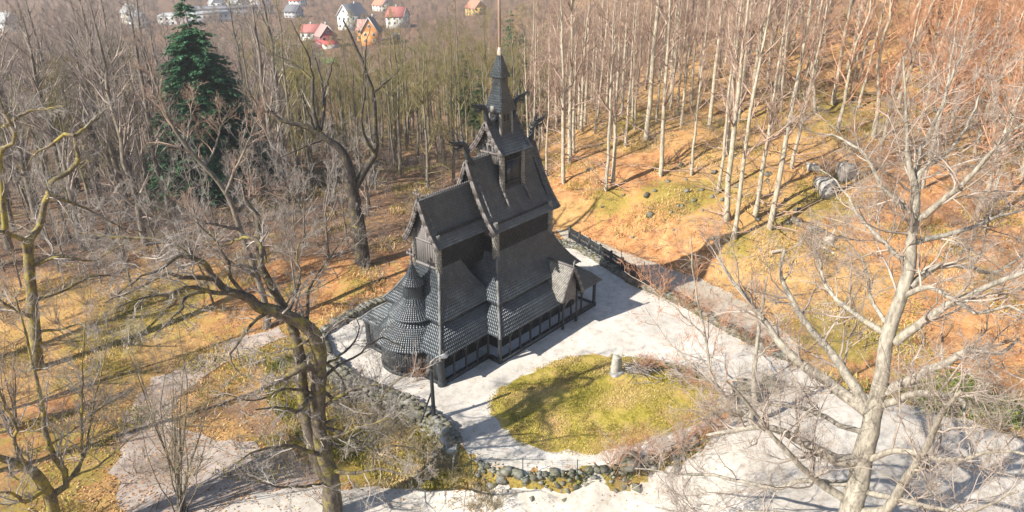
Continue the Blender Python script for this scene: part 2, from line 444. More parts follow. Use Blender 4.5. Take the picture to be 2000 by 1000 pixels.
def shingle_rows(m, rows, width=.19, tip=.45, lift=.068, jitter=.006, pale=0.0):
    """rows: list of (Ltop, Rtop, Lbot, Rbot) 3-D points, one course each; every shingle is a real pointed board"""
    for ri, (a, b, c, d) in enumerate(rows):
        a, b, c, d = (np.asarray(v, float) for v in (a, b, c, d))
        wid = max(np.linalg.norm(b-a), np.linalg.norm(d-c))
        n = max(1, int(round(wid/width)))
        off = .5 if ri % 2 else 0.0
        e = (np.arange(n+1)+off)/n if off == 0 else np.concatenate([[0], (np.arange(n)+.5)/n, [1]])
        e0, e1 = e[:-1], e[1:]
        g = .09/n
        e0 = e0+g; e1 = e1-g
        k = len(e0); em = (e0+e1)/2
        def P(s, t): return (a+(b-a)*s[:, None])*(1-t)+(c+(d-c)*s[:, None])*t
        nrm = np.cross((d-c) if np.linalg.norm(d-c) > np.linalg.norm(b-a) else (b-a), ((c+d)-(a+b))/2)
        nrm = nrm/np.linalg.norm(nrm)
        if nrm[2] < -1e-6 or (abs(nrm[2]) <= 1e-6 and m_out is not None and nrm @ m_out < 0): nrm = -nrm
        J = lambda: (rng.normal(0, jitter, k))[:, None]*nrm
        tt = -.35; tb = 1.12; ts = 1.12-tip*.62
        up = nrm*lift
        v0 = P(e0, tt)+nrm*.004; v1 = P(e1, tt)+nrm*.004
        j = J()
        cw = nrm*(wid/n)*.17
        v2 = P(e1, ts)+up+j; v3 = P(em, tb)+up*1.1+j+cw*.8; v4 = P(e0, ts)+up+j; vm = P(em, tt)+nrm*.004+cw*.4
        w2 = v2-nrm*.06; w3 = v3-nrm*.06; w4 = v4-nrm*.06
        V = np.stack([v0, v1, v2, v3, v4, w2, w3, w4, vm], 1).reshape(-1, 3)
        o = (np.arange(k)*9)[:, None]
        r = (np.clip(rng.normal(.5, .17, k), .1, 1.0)[:, None]+np.array([-.28, -.28, .3, .42, .3, .1, .1, .1, -.28])[None]).ravel()   # sunlit rows painted in: lower tips lightened, tops darkened
        base = m.n
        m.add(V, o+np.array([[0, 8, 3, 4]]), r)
        m.F.append(base+o+np.array([[8, 1, 2, 3]]))
        m.F.append(base+o+np.array([[2, 5, 6, 3]])); m.F.append(base+o+np.array([[3, 6, 7, 4]]))
        m.F.append(base+o+np.array([[1, 5, 2]])); m.F.append(base+o+np.array([[0, 4, 7]]))
m_out = None
def polyline_at(pl, dists):
    pl = np.asarray(pl, float)
    s = np.concatenate([[0], np.cumsum(np.linalg.norm(np.diff(pl, axis=0), axis=1))])
    return np.stack([np.interp(dists*s[-1], s, pl[:, i]) for i in range(3)], 1)
def slope(m, bk, left, right, pitch=.24, **kw):
    """left/right: polylines from the top of the slope to the eave"""
    left = np.asarray(left, float); right = np.asarray(right, float)
    mid = (left+right)/2
    L = np.sum(np.linalg.norm(np.diff(mid, axis=0), axis=1))
    n = max(2, int(round(L/pitch)))
    t = np.linspace(0, 1, n+1)
    A = polyline_at(left, t); B = polyline_at(right, t)
    shingle_rows(m, [(A[i], B[i], A[i+1], B[i+1]) for i in range(n)], **kw)
    if bk is not None:   # the boarding beneath
        for i in range(len(left)-1):
            bk.quad(left[i]-[0, 0, .015], right[i]-[0, 0, .015], right[i+1]-[0, 0, .015], left[i+1]-[0, 0, .015])

LOW = [(-OV, ZE), (.35, 3.4), (1.28, 4.06)]       # (inset, height) of the gallery roof
UPP = [(1.0, 4.48), (1.6, 5.17), (2.3, 6.27), (3.0, 7.74)]
def skirt(x0, x1, y0, y1, prof, sides, m, bk):
    pr = prof[::-1]
    for sd in sides:
        if sd == 'S': l = [(x0+i, y0+i, z) for i, z in pr]; r = [(x1-i, y0+i, z) for i, z in pr]
        if sd == 'N': l = [(x1-i, y1-i, z) for i, z in pr]; r = [(x0+i, y1-i, z) for i, z in pr]
        if sd == 'E': l = [(x0+i, y1-i, z) for i, z in pr]; r = [(x0+i, y0+i, z) for i, z in pr]
        if sd == 'W': l = [(x1-i, y0+i, z) for i, z in pr]; r = [(x1-i, y1-i, z) for i, z in pr]
        slope(m, bk, l, r)
def hips(m, x0, x1, y0, y1, prof, corners, w=.2):
    for c in corners:
        pts = [((x0+i) if 'E' in c else (x1-i), (y0+i) if 'S' in c else (y1-i), z+.07) for i, z in prof]
        ext = np.array(pts[0])-(np.array(pts[1])-np.array(pts[0]))/np.linalg.norm(np.array(pts[1])-np.array(pts[0]))*.12
        pts = [tuple(ext)]+pts[1:]
        for p, q in zip(pts[:-1], pts[1:]): m.bar(p, q, w, .09)

CX1 = L1+3.2      # the chancel roofs run into the nave
for nm, prof in (('gallery_roof', LOW), ('aisle_roof', UPP)):
    m, bk = MB(), MB()
    skirt(0, CX1, -W1, W1, prof, 'SNE', m, bk)
    skirt(L1, XE, -W2, W2, prof, 'SNEW', m, bk)
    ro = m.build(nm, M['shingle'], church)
    bk.build('roof_boarding', M['backing'], ro)
    for args, cs in (((0, CX1, -W1, W1), ['ES', 'EN']), ((L1, XE, -W2, W2), ['ES', 'EN', 'WS', 'WN'])):
        for c in cs:
            h = MB(); hips(h, *args, prof, [c]); h.build('hip_board', M['hipboard'], ro)
# low wall strips between the two tiers
m = MB()
for (x0, x1, w) in ((0, CX1, W1), (L1, XE, W2)):
    i = 1.3
    m.box(((x0+x1)/2, -w+i, 4.15), (x1-x0-2*i, .1, .75)); m.box(((x0+x1)/2, w-i, 4.15), (x1-x0-2*i, .1, .75))
    m.box((x0+i, 0, 4.15), (.1, 2*(w-i)-.11, .75))
    if x1 == XE: m.box((x1-i, 0, 4.15), (.1, 2*(w-i)-.11, .75))
m.build('aisle_wall', M['tar'], church)

# inner wall of the open gallery, stone floor and sill beams
m = MB()
def planked(m, p, q, z0, z1, step=.26, th=.06):
    p = np.array(p, float); q = np.array(q, float); L = np.linalg.norm(q-p); n = max(1, int(L/step)); t = (q-p)/L; nr = np.array([t[1], -t[0]])
    for k in range(n):
        c = p+t*(k+.5)*L/n+nr*rng.uniform(0, .02)
        m.box((c[0], c[1], (z0+z1)/2), (L/n-.015, th, z1-z0), np.array([[t[0], -t[1], 0], [t[1], t[0], 0], [0, 0, 1]]))
i = 1.3
planked(m, (i, -W1+i), (L1+i, -W1+i), .2, 3.8); planked(m, (L1+i, -W1+i-.1), (L1+i, -W2+i), .2, 3.8); planked(m, (L1+i, -W2+i), (XE-i, -W2+i), .2, 3.8)
planked(m, (XE-i, -W2+i), (XE-i, W2-i), .2, 3.8); planked(m, (XE-i, W2-i), (L1+i, W2-i), .2, 3.8); planked(m, (L1+i, W1-i), (i, W1-i), .2, 3.8)
m.build('gallery_wall', M['tar'], church)
m = MB()
m.box(((L1)/2+.1, 0, .12), (L1+.1, 2*W1-.3, .24)); m.box((L1+L2/2, 0, .13), (L2-.3, 2*W2-.3, .26))
m.build('gallery_floor', M['stone_floor'], church)
m = MB()
m.bar((0, -W1, .17), (L1, -W1, .17), .32, .34); m.bar((L1, -W1-.17, .17), (L1, -W2, .17), .32, .34); m.bar((L1-.16, -W2, .175), (XE+.16, -W2, .175), .34, .35)
m.bar((XE, -W2+.18, .17), (XE, W2-.18, .17), .32, .34); m.bar((XE+.16, W2, .175), (L1-.16, W2, .175), .34, .35); m.bar((L1, W2-.18, .17), (L1, W1, .17), .32, .34); m.bar((L1-.17, W1, .17), (0, W1, .17), .32, .34)
m.build('sill_beam', M['tar'], church)
m = MB()
zt = 2.5
for p, q in (((0, -W1), (L1, -W1)), ((L1, -W1), (L1, -W2)), ((L1, -W2), (XE, -W2)), ((XE, -W2), (XE, W2)), ((XE, W2), (L1, W2)), ((L1, W2), (L1, W1)), ((L1, W1), (0, W1)), ((0, W1), (0, -W1))):
    m.bar((*p, zt), (*q, zt+.003), .22, .26)
m.build('wall_plate', M['tar'], church)

def post(x, y, r=.085, corner=False, arch=None):
    m = MB()
    if corner: m.lathe([(r*1.35, 0), (r*1.35, .3), (r*1.1, .4), (r, .5), (r, 2.1), (r*1.15, 2.2), (r*1.2, 2.45)], (x, y, 0), 12)
    else:
        m.lathe([(r*1.3, .34), (r, .46), (r, 1.95), (r*1.9, 2.02), (r*1.9, 2.12), (r*1.1, 2.2), (r*1.3, 2.4)], (x, y, 0), 8)
    if arch:      # curved braces both ways
        dx, dy = arch
        for s in (-1, 1):
            pts = [(x+s*dx*u, y+s*dy*u, 1.95+.43*math.sin(u/.55*math.pi/2)) for u in (0.05, .2, .38, .55)]
            for p, q in zip(pts[:-1], pts[1:]): m.bar(p, q, .1, .16)
    return m.build('corner_column' if corner else 'gallery_post', M['tar'], church)
for x in (1.35, 2.63, 3.89): post(x, -W1, arch=(1, 0)); post(x, W1, arch=(1, 0))
for x in (6.33, 7.6, 8.88, 10.15, 11.43, 12.7, 14.4, 15.9): post(x, -W2, arch=(1, 0)); post(x, W2, arch=(1, 0))
for y in (-4.2, -2.8, -1.4, 1.4, 2.8, 4.2): post(XE, y, arch=(0, 1))
for x, y, r in ((.02, -W1, .27), (.02, W1, .27), (L1, -W1+.02, .1), (L1, W1-.02, .1), (L1, -W2, .16), (L1, W2, .16), (XE, -W2, .15), (XE, W2, .15)): post(x, y, r, True)

# east wall boards and the apse
for s in (-1, 1):
    m = MB(); planked(m, (-.02, s*(W1-.2)), (-.02, s*2.4), .3, 2.45, .3)
    m.bar((-.03, s*(W1-.2), .16), (-.03, s*2.3, .16), .3, .32); m.build('east_wall', M['tar'], church)
AC = (1.4, 0)
m = MB()
for k in range(30):
    t = R(180-62+124*(k+.5)/30)
    rr = 2.75+rng.uniform(0, .02)
    m.box((AC[0]+rr*math.cos(t), rr*math.sin(t), 1.5), (.07, 2*2.75*math.tan(R(62/30))-.012, 2.6), Matrix.Rotation(t, 3, 'Z'))
for k in range(30):
    t = R(180-62+124*(k+.5)/30)
    m.box((AC[0]+2.82*math.cos(t), 2.82*math.sin(t), .2), (.12, 2*2.82*math.tan(R(62/30))+.03, .3), Matrix.Rotation(t, 3, 'Z'))
m.build('apse_wall', M['tar'], church)
def cone_rows(m, prof, a0, a1, pitch=.17, width=.17, seg=26):
    """shingled part of a cone round the apse axis; prof (r,z) from the top down"""
    pl = np.array([(r, 0, z) for r, z in prof], float)
    L = np.sum(np.linalg.norm(np.diff(pl, axis=0), axis=1)); n = max(2, int(round(L/pitch)))
    pp = polyline_at(pl, np.linspace(0, 1, n+1))
    ts = np.radians(np.linspace(a0, a1, seg+1))
    for j in range(n):
        r0, z0, r1, z1 = pp[j][0], pp[j][2], pp[j+1][0], pp[j+1][2]
        for k in range(seg):
            q = lambda r, z, t: (AC[0]+r*math.cos(t), AC[1]+r*math.sin(t), z)
            global m_out
            tm = (ts[k]+ts[k+1])/2; m_out = np.array([math.cos(tm), math.sin(tm), 0])
            shift = (ts[1]-ts[0])*(.25 if j % 2 else -.25)*0
            shingle_rows(m, [(q(r0, z0, ts[k]+shift), q(r0, z0, ts[k+1]+shift), q(r1, z1, ts[k]+shift), q(r1, z1, ts[k+1]+shift))], width=width)
def cone_core(m, prof):
    m.lathe([(max(r-.02, .01), z-.02) for r, z in prof], (AC[0], AC[1], 0), 32, False)
m = MB(); bk = MB()
low = [(1.55, 4.1), (2.1, 3.68), (2.65, 3.14), (3.28, 2.42)]
upc = [(.72, 5.8), (.95, 5.4), (1.38, 4.86), (1.98, 4.32)]
drum = [(.66, 6.9), (.76, 5.72)]
cap = [(.04, 8.4), (.24, 7.9), (.48, 7.3), (.88, 6.72)]
cone_rows(m, low, 180-80, 180+80, seg=22)
cone_rows(m, upc, 180-115, 180+115, seg=18)
cone_rows(m, drum, 0, 360, seg=16, pitch=.2); cone_rows(m, cap, 0, 360, seg=14)
for pf in (low, upc, drum, cap): cone_core(bk, pf)
m_out = None
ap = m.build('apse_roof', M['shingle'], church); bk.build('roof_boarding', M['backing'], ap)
def cross(x, y, z, h, w, name='cross', mt='barge', ax='y'):
    m = MB()
    t = .1*h/1.1
    m.lathe([(t*.9, -.12), (t*1.5, .1*h), (t*.7, .3*h)], (x, y, z), 8)
    m.box((x, y, z+h*.55), (t, t, h*.9))
    a = (t*.9, w, t) if ax == 'y' else (w, t*.9, t)
    m.box((x, y, z+h*.72), a)
    for s in (-1, 1):
        c = (x, y+s*w/2, z+h*.72) if ax == 'y' else (x+s*w/2, y, z+h*.72)
        m.box(c, (t*1.3, t*2, t*2) if ax == 'y' else (t*2, t*1.3, t*2))
    m.box((x, y, z+h), (t*1.3, t*2, t*2) if ax == 'y' else (t*2, t*1.3, t*2))
    return m.build(name, M[mt], church)
cross(AC[0], AC[1], 8.3, 1.2, .62)

# gabled roofs over chancel, nave and turret
def gable_roof(name, x0, x1, ye, ze, zr, flare=.0, pale_ends=('E',), bw=.2, material='shingle'):
    m, bk = MB(), MB()
    def prof(s):
        pts = []
        for k in range(6):
            t = k/5
            y = ye*t; z = zr-(zr-ze)*(t+flare*math.sin(math.pi*t))
            pts.append((y*s, z))
        return pts
    for s in (-1, 1):
        pf = prof(s)
        l = [(x0, y, z) for y, z in pf]; r = [(x1, y, z) for y, z in pf]
        if s > 0: l, r = r, l
        slope(m, bk, l, r)
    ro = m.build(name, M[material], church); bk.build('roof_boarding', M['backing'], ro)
    for xx, sg in ((x0, -1), (x1, 1)):
        for s in (-1, 1):
            b = MB(); pf = prof(s)
            for (y0, z0), (y1, z1) in zip(pf[:-1], pf[1:]):
                b.bar((xx+sg*.05, y0, z0+.02), (xx+sg*.05, y1, z1+.02), .09, .34)
                b.bar((xx+sg*.02, y0, z0+.14), (xx+sg*.02, y1, z1+.14), .24, .05)
                n = 3
                for k in range(n):     # carved drops beneath the barge board
                    f = (k+.5)/n
                    b.box((xx+sg*.05, y0+(y1-y0)*f-s*.09, z0+(z1-z0)*f-.2), (.05, .13, .13), Matrix.Rotation(R(45), 3, 'X'))
            b.build('barge_board', M['barge'], ro)
    c = MB(); n = int((x1-x0)/.22)
    c.bar((x0, 0, zr+.09), (x1, 0, zr+.09), .16, .14)
    for k in range(n):
        c.box((x0+(k+.5)*(x1-x0)/n, 0, zr+.22), (.1, .05, .16), Matrix.Rotation(R(45), 3, 'Y'))
    c.build('ridge_cresting', M['hipboard'], ro)
    return ro
gable_roof('chancel_roof', 2.42, 8.6, 1.9, 9.6, 13.05, .12)
gable_roof('nave_roof', 7.55, 15.75, 2.95, 9.55, 14.85, .115)
gable_roof('turret_roof', 9.86, 13.42, 1.72, 15.12, 17.5, .085)

def gable_wall(name, x, yw, z0, z1, zr, ye, ze, mt):
    m = MB(); n = int(2*yw/.24)
    for k in range(n):
        y0 = -yw+2*yw*k/n; y1 = -yw+2*yw*(k+1)/n
        zz = [zr-(zr-ze)*abs(y)/ye*1.05-.12 for y in (y0, y1)]
        th = .06+rng.uniform(0, .02)
        v = [(x-th, y0+.006, z0), (x-th, y1-.006, z0), (x-th, y1-.006, zz[1]), (x-th, y0+.006, zz[0]), (x+th, y0+.006, z0), (x+th, y1-.006, z0), (x+th, y1-.006, zz[1]), (x+th, y0+.006, zz[0])]
        m.add(v, [[0, 3, 2, 1], [4, 5, 6, 7], [0, 1, 5, 4], [2, 3, 7, 6], [1, 2, 6, 5], [0, 4, 7, 3]])
    return m.build(name, M[mt], church)
gw = gable_wall('chancel_gable', 3.0, 1.28, 7.45, 9, 13.05, 1.9, 9.6, 'plank_grey')
m = MB()
m.box((2.9, 0, 7.72), (.16, 2.7, .2)); m.build('gable_beam', M['plank_grey'], gw); m = MB(); m.box((2.9, 0, 9.75), (.12, 2.9, .16)); m.build('gable_beam', M['plank_grey'], gw)
gable_wall('nave_gable', 8.1, 2.5, 9, 10, 14.85, 2.95, 9.55, 'plank_grey'); gable_wall('nave_gable', 15.1, 2.5, 7.5, 10, 14.85, 2.95, 9.55, 'tar')
tg = gable_wall('turret_gable', 10.38, 1.22, 14.2, 15, 17.5, 1.72, 15.12, 'plank_grey'); gable_wall('turret_gable', 12.9, 1.22, 14.2, 15, 17.5, 1.72, 15.12, 'tar')
for y in (-.5, 0, .5):      # three round-headed openings in the turret gable
    m = MB(); pts = [(.14*math.cos(t), .14*math.sin(t)) for t in np.linspace(0, math.pi, 7)]
    o = [(-.14, -.34)]+[(-.14, 0)]+pts[::-1][1:-1]+[(.14, 0), (.14, -.34)]
    v = [(10.27, y+a, 15.55+b_) for a, b_ in o]+[(10.36, y+a, 15.55+b_) for a, b_ in o]
    k = len(o); m.add(v, [list(range(k))]); m.F.append(np.array([[j+m.n-2*k, (j+1) % k+m.n-2*k, (j+1) % k+k+m.n-2*k, j+k+m.n-2*k] for j in range(k)]))
    m.build('arched_opening', M['dark'], tg)
m = MB(); m.box((10.22, 0, 15.08), (.14, 1.9, .16)); m.build('gable_beam', M['barge'], tg)
m = MB()
for k in range(5): m.box((10.24, -.75+.375*k, 15.98), (.08, .2, .2), Matrix.Rotation(R(45), 3, 'X'))
m.build('carved_trim', M['barge'], tg)

# shingled upper walls with rounded corner columns
def shingled_wall(name, x0, x1, y, z0, z1, ends=True, pitch=.22, material='shingle'):
    global m_out
    m = MB()
    for s in (-1, 1):
        m_out = np.array([0, s, 0])
        l = [(x0, s*y, z1), (x0, s*y, z0)]; r = [(x1, s*y, z1), (x1, s*y, z0)]
        slope(m, m, l, r, pitch=pitch, width=.15)
        if not ends: m.build(name, M[material], church); m = MB()
    if not ends: m_out = None; return
    if ends:
        for xx, s in ((x0, -1), (x1, 1)):
            m_out = np.array([s, 0, 0])
            slope(m, m, [(xx, -y, z1), (xx, -y, z0)], [(xx, y, z1), (xx, y, z0)], pitch=pitch, width=.15)
    m_out = None
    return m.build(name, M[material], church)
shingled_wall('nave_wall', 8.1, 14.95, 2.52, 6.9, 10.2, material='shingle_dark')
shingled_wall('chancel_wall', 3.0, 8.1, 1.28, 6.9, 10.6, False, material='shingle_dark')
def shingled_column(x, y, r, z0, z1, name='corner_column'):
    global m_out
    m = MB(); n = max(2, int((z1-z0)/.24)); ns = 10
    for j in range(n):
        a, b = z1-(z1-z0)*j/n, z1-(z1-z0)*(j+1)/n
        for k in range(ns):
            t0, t1 = 2*math.pi*k/ns+j*.3, 2*math.pi*(k+1)/ns+j*.3
            tm = (t0+t1)/2; m_out = np.array([math.cos(tm), math.sin(tm), 0])
            q = lambda t, z: (x+r*math.cos(t), y+r*math.sin(t), z)
            shingle_rows(m, [(q(t0, a), q(t1, a), q(t0, b), q(t1, b))], width=1.0)
    m.lathe([(r*.95, z0-.3), (r*.95, z1+.3)], (x, y, 0), 10)
    m_out = None
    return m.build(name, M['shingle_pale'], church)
for y in (-1.3, 1.3): shingled_column(3.0, y, .2, 7.3, 10.2)
for x in (8.1, 14.95):
    for y in (-2.52, 2.52): shingled_column(x, y, .24, 7.3, 10.0)

# turret walls (two storeys) and the spire
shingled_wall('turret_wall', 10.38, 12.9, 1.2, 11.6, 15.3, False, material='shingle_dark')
for x in (10.4, 12.88):
    for y in (-1.2, 1.2): shingled_column(x, y, .17, 11.9, 15.2)
for x, sx in ((10.4, -1), (12.88, 1)):      # the corner columns run out as strips down the nave roof
    for s in (-1, 1):
        m = MB(); pts = [(x, s*1.22, 12.3), (x+sx*.02, s*1.4, 12.0), (x+sx*.05, s*1.72, 11.55), (x+sx*.1, s*2.1, 10.95)]
        for k, (p, q) in enumerate(zip(pts[:-1], pts[1:])): m.bar(p, q, .3-.07*k, .2-.04*k)
        m.build('corner_strip', M['barge'], church)
m = MB(); m.box((11.64, -1.29, 13.55), (1.5, .08, 1.75)); m.box((11.64, 1.29, 13.55), (1.5, .08, 1.75))
for s in (-1, 1):
    m.box((11.64, s*1.31, 14.5), (1.75, .12, .12)); m.box((11.64, s*1.31, 12.65), (1.75, .12, .12))
pn = m.build('turret_panel', M['tar'], church)
for s in (-1, 1):
    for k in range(6):
        m = MB(); m.box((10.8+k*.335, s*1.3, 14.78), (.2, .1, .34)); m.build('louvre_opening', M['dark'], pn)
SC = np.array([11.62, 0.0])
def square_spire(m, bk, prof, pitch=.2, width=.16):
    """four shingled faces; prof (half width along x, half width along y, z) from the top down"""
    for sx in (0, 1, 2, 3):
        l, r = [], []
        for hx, hy, z in prof:
            cs = [(-hx, -hy), (hx, -hy), (hx, hy), (-hx, hy)]
            l.append((SC[0]+cs[sx][0], SC[1]+cs[sx][1], z)); r.append((SC[0]+cs[(sx+1) % 4][0], SC[1]+cs[(sx+1) % 4][1], z))
        global m_out
        m_out = np.array([(0, -1, 0), (1, 0, 0), (0, 1, 0), (-1, 0, 0)][sx], float)
        slope(m, bk, l, r, pitch=pitch, width=width)
    m_out = None
m = MB(); bk = MB()
square_spire(m, bk, [(.44, .44, 20.15), (.55, .53, 19.6), (.72, .68, 19.0), (.93, .86, 18.3)])
sp = m.build('spire', M['shingle'], church); bk.build('roof_boarding', M['backing'], sp)
m = MB(); bk = MB()
square_spire(m, bk, [(.06, .06, 22.75), (.24, .24, 22.1), (.42, .42, 21.45), (.56, .56, 20.9)])
sp = m.build('spire_cap', M['shingle'], church); bk.build('roof_boarding', M['backing'], sp)
m = MB(); bk = MB()
square_spire(m, bk, [(.40, .40, 21.0), (.42, .42, 20.1)]); m.build('spire_neck', M['shingle'], sp); m = MB(); square_spire(m, bk, [(.62, .58, 18.45), (.62, .58, 16.3)])
sw = m.build('spire_wall', M['shingle'], church); bk.build('wall_boarding', M['backing'], sw)
for dx, dy in ((-1, 0), (1, 0), (0, -1), (0, 1)):
    m = MB(); m.box((SC[0]+dx*.42, SC[1]+dy*.42, 20.55), (.16+.02*abs(dx)-.1*abs(dx), .16-.1*abs(dy)+.02*abs(dy), .5)); m.build('louvre_opening', M['dark'], sw)
    for k in (-1, 1):
        m = MB(); m.box((SC[0]+dx*.645+(.2*k if dx == 0 else 0), SC[1]+dy*.605+(.2*k if dy == 0 else 0), 17.75), (.1 if dx else .2, .1 if dy else .2, .5)); m.build('louvre_opening', M['dark'], sw)
m = MB()
for s in (-1, 1):     # little arched hoods at the foot of the spire
    m.box((SC[0]+s*.9, 0, 18.5), (.2, .34, .5), Matrix.Rotation(R(0), 3, 'X'))
for sx in (-1, 1):
    for sy in (-1, 1): m.tube([(SC[0]+sx*.62, sy*.58, 18.5), (SC[0]+sx*.64, sy*.6, 17.5), (SC[0]+sx*.66, sy*.62, 16.2)], [.12, .13, .12], 8)
m.build('corner_strip', M['shingle_pale'], sw)
m = MB(); m.lathe([(.085, 22.9), (.10, 23.6), (.13, 24.6), (.12, 25.6), (.10, 26.6), (.06, 26.65), (.05, 29.5), (.02, 29.6)], (SC[0], 0, 0), 10)
po = m.build('spire_pole', M['polewood'], church)
m = MB(); m.lathe([(.19, 22.55), (.19, 22.8), (.13, 23.1), (.11, 23.12)], (SC[0], 0, 0), 10); m.build('pole_collar', M['palewood'], po)

# dragon heads: a rising neck, open jaws, curling tongue, horn and mane
def dragon(x, z, s, size=1.0):
    """s = -1 faces east, +1 faces west"""
    g = lambda a, b: (x+s*a*size, 0.0, z+b*size)
    m = MB()
    neck = [g(-.7, -.6), g(-.25, -.05), g(.0, .5), g(.06, 1.0), g(.16, 1.4), g(.4, 1.66), g(.75, 1.72)]
    m.tube(neck, [v*size for v in (.3, .3, .28, .25, .23, .24, .22)], 8)
    m.tube([g(.5, 1.72), g(.95, 1.82), g(1.4, 1.94), g(1.8, 2.06), g(2.1, 2.2), g(2.2, 2.36)], [v*size for v in (.23, .19, .14, .11, .08, .03)], 7)      # upper jaw
    m.tube([g(.5, 1.55), g(.9, 1.42), g(1.3, 1.4), g(1.62, 1.5), g(1.75, 1.62)], [v*size for v in (.18, .13, .1, .07, .025)], 6)     # lower jaw
    m.tube([g(.8, 1.6), g(1.25, 1.68), g(1.7, 1.8), g(2.2, 2.0), g(2.6, 2.16)], [v*size for v in (.06, .055, .05, .045, .015)], 5)   # tongue
    m.tube([g(.55, 1.85), g(.42, 2.12), g(.5, 2.4), g(.72, 2.6)], [v*size for v in (.11, .085, .055, .02)], 5)                      # horn
    m.tube([g(.95, 1.95), g(.98, 2.12), g(1.1, 2.25)], [v*size for v in (.08, .05, .02)], 5)
    for a, b in ((.1, 1.5), (-.06, 1.15), (-.1, .75)): m.tube([g(a, b), g(a-.2, b+.16), g(a-.28, b+.4)], [v*size for v in (.11, .07, .02)], 5)
    for k in (.2, .45, .7, .95): m.tube([g(.55+k, 1.42), g(.55+k, 1.2), g(.46+k, 1.08)], [v*size for v in (.06, .04, .015)], 5)
    for k in (.3, .6, .9): m.tube([g(.7+k, 1.84), g(.72+k, 1.7), g(.72+k, 1.62)], [v*size for v in (.04, .03, .012)], 4)
    for sd in (-1, 1):
        e = g(.66, 1.84); m.lathe([(.01, -.06*size), (.06*size, 0), (.01, .06*size)], (e[0], sd*.19*size, e[2]), 6)
    m.build('dragon_head', M['tar'], church)
dragon(7.72, 14.95, -1, .86); dragon(15.5, 14.95, 1, .86)
dragon(9.98, 17.55, -1, .78); dragon(13.3, 17.55, 1, .78)
for x, s in ((7.45, -1),):
    for y in (-1, 1):       # pale scrolls at the foot of the nave barge boards
        m = MB(); m.tube([(x, y*2.95, 9.5), (x-.2, y*3.05, 9.55), (x-.45, y*3.05, 9.72), (x-.6, y*3.0, 9.9)], [.12, .1, .07, .03], 6); m.build('carved_scroll', M['barge'], church)
cross(2.35, 0, 13.0, .95, .55, mt='barge')
cross(XE+.3, 0, 5.3, 1.0, .55, mt='tar')

# porches: a small steep gable on the near side, and its twins north and west
def porch(cx, y0, y1, half, ze, zr, M4):
    """local: ridge along local y from y0 (front) to y1 (back)"""
    T = lambda p: tuple(np.array(M4 @ Vector(p)))
    m, bk = MB(), MB()
    for s in (-1, 1):
        pf = [(s*half*t, zr-(zr-ze)*(t-.07*math.sin(math.pi*t))) for t in (0, .2, .4, .6, .8, 1)]
        l = [T((cx+a, y0, z)) for a, z in pf]; r = [T((cx+a, y1, z)) for a, z in pf]
        slope(m, bk, l, r, pitch=.2)
    ro = m.build('porch_roof', M['shingle_pale'], church); bk.build('roof_boarding', M['backing'], ro)
    for s in (-1, 1):
        b = MB(); pf = [(s*half*t, zr-(zr-ze)*(t-.07*math.sin(math.pi*t))) for t in (0, .25, .5, .75, 1)]
        for (a0, z0), (a1, z1) in zip(pf[:-1], pf[1:]):
            b.bar(T((cx+a0, y0-.05, z0)), T((cx+a1, y0-.05, z1)), .1, .3)
            for f in (.25, .75): b.box(T((cx+a0+(a1-a0)*f-s*.08, y0-.05, z0+(z1-z0)*f-.2)), (.1, .1, .1), Matrix.Rotation(R(45), 3, 'X'))
        b.build('barge_board', M['barge'], ro)
    b = MB(); b.bar(T((cx, y0, zr+.1)), T((cx, y1, zr+.1)), .2, .16); b.build('ridge_board', M['barge'], ro)
    f = MB()
    p = T((cx, y0-.02, zr)); f.tube([p, np.array(p)+[0, 0, .3], np.array(p)+[.05, 0, .5], np.array(p)+[.14, .0, .55]], [.08, .06, .09, .04], 6)
    f.lathe([(.02, -.08), (.1, 0), (.02, .1)], tuple(np.array(p)+[.16, 0, .56]), 6)
    f.build('finial', M['hipboard'], ro)
    g = MB()     # arched entrance front
    ns = 12
    for k in range(ns):
        a0 = math.pi*k/ns; a1 = math.pi*(k+1)/ns
        rr = .72
        q = lambda a, r: (cx+r*math.cos(a), 1.9+r*math.sin(a)*.9)
        top = lambda x: zr-(zr-ze)*min(1, abs(x-cx)/half)-.2
        x0, z0 = q(a0, rr); x1, z1 = q(a1, rr)
        v = [T((x0, y0+.2, z0)), T((x1, y0+.2, z1)), T((x1, y0+.2, max(top(x1), z1+.02))), T((x0, y0+.2, max(top(x0), z0+.02)))]
        w = [T((x0, y0+.3, z0)), T((x1, y0+.3, z1)), T((x1, y0+.3, max(top(x1), z1+.02))), T((x0, y0+.3, max(top(x0), z0+.02)))]
        g.add(v+w, [[0, 1, 2, 3], [7, 6, 5, 4], [0, 4, 5, 1], [2, 6, 7, 3]])
    g.build('porch_arch', M['barge'], ro)
    for s in (-1, 1):
        h = MB(); c = T((cx+s*.95, y0+.25, 0)); h.lathe([(.13, .0), (.13, .3), (.085, .45), (.085, 2.0), (.15, 2.1), (.1, 2.3), (.1, 3.0)], (c[0], c[1], 0), 8); h.build('porch_post', M['tar'], ro)
porch(13.55, -6.3, -3.6, 1.42, 2.85, 5.6, Matrix.Identity(4))
porch(-13.55, -6.3, -3.6, 1.42, 2.85, 5.6, Matrix.Rotation(math.pi, 4, 'Z'))
porch(0, -18.5, -16.0, 1.42, 2.85, 5.6, Matrix.Rotation(math.pi/2, 4, 'Z'))
#PART3

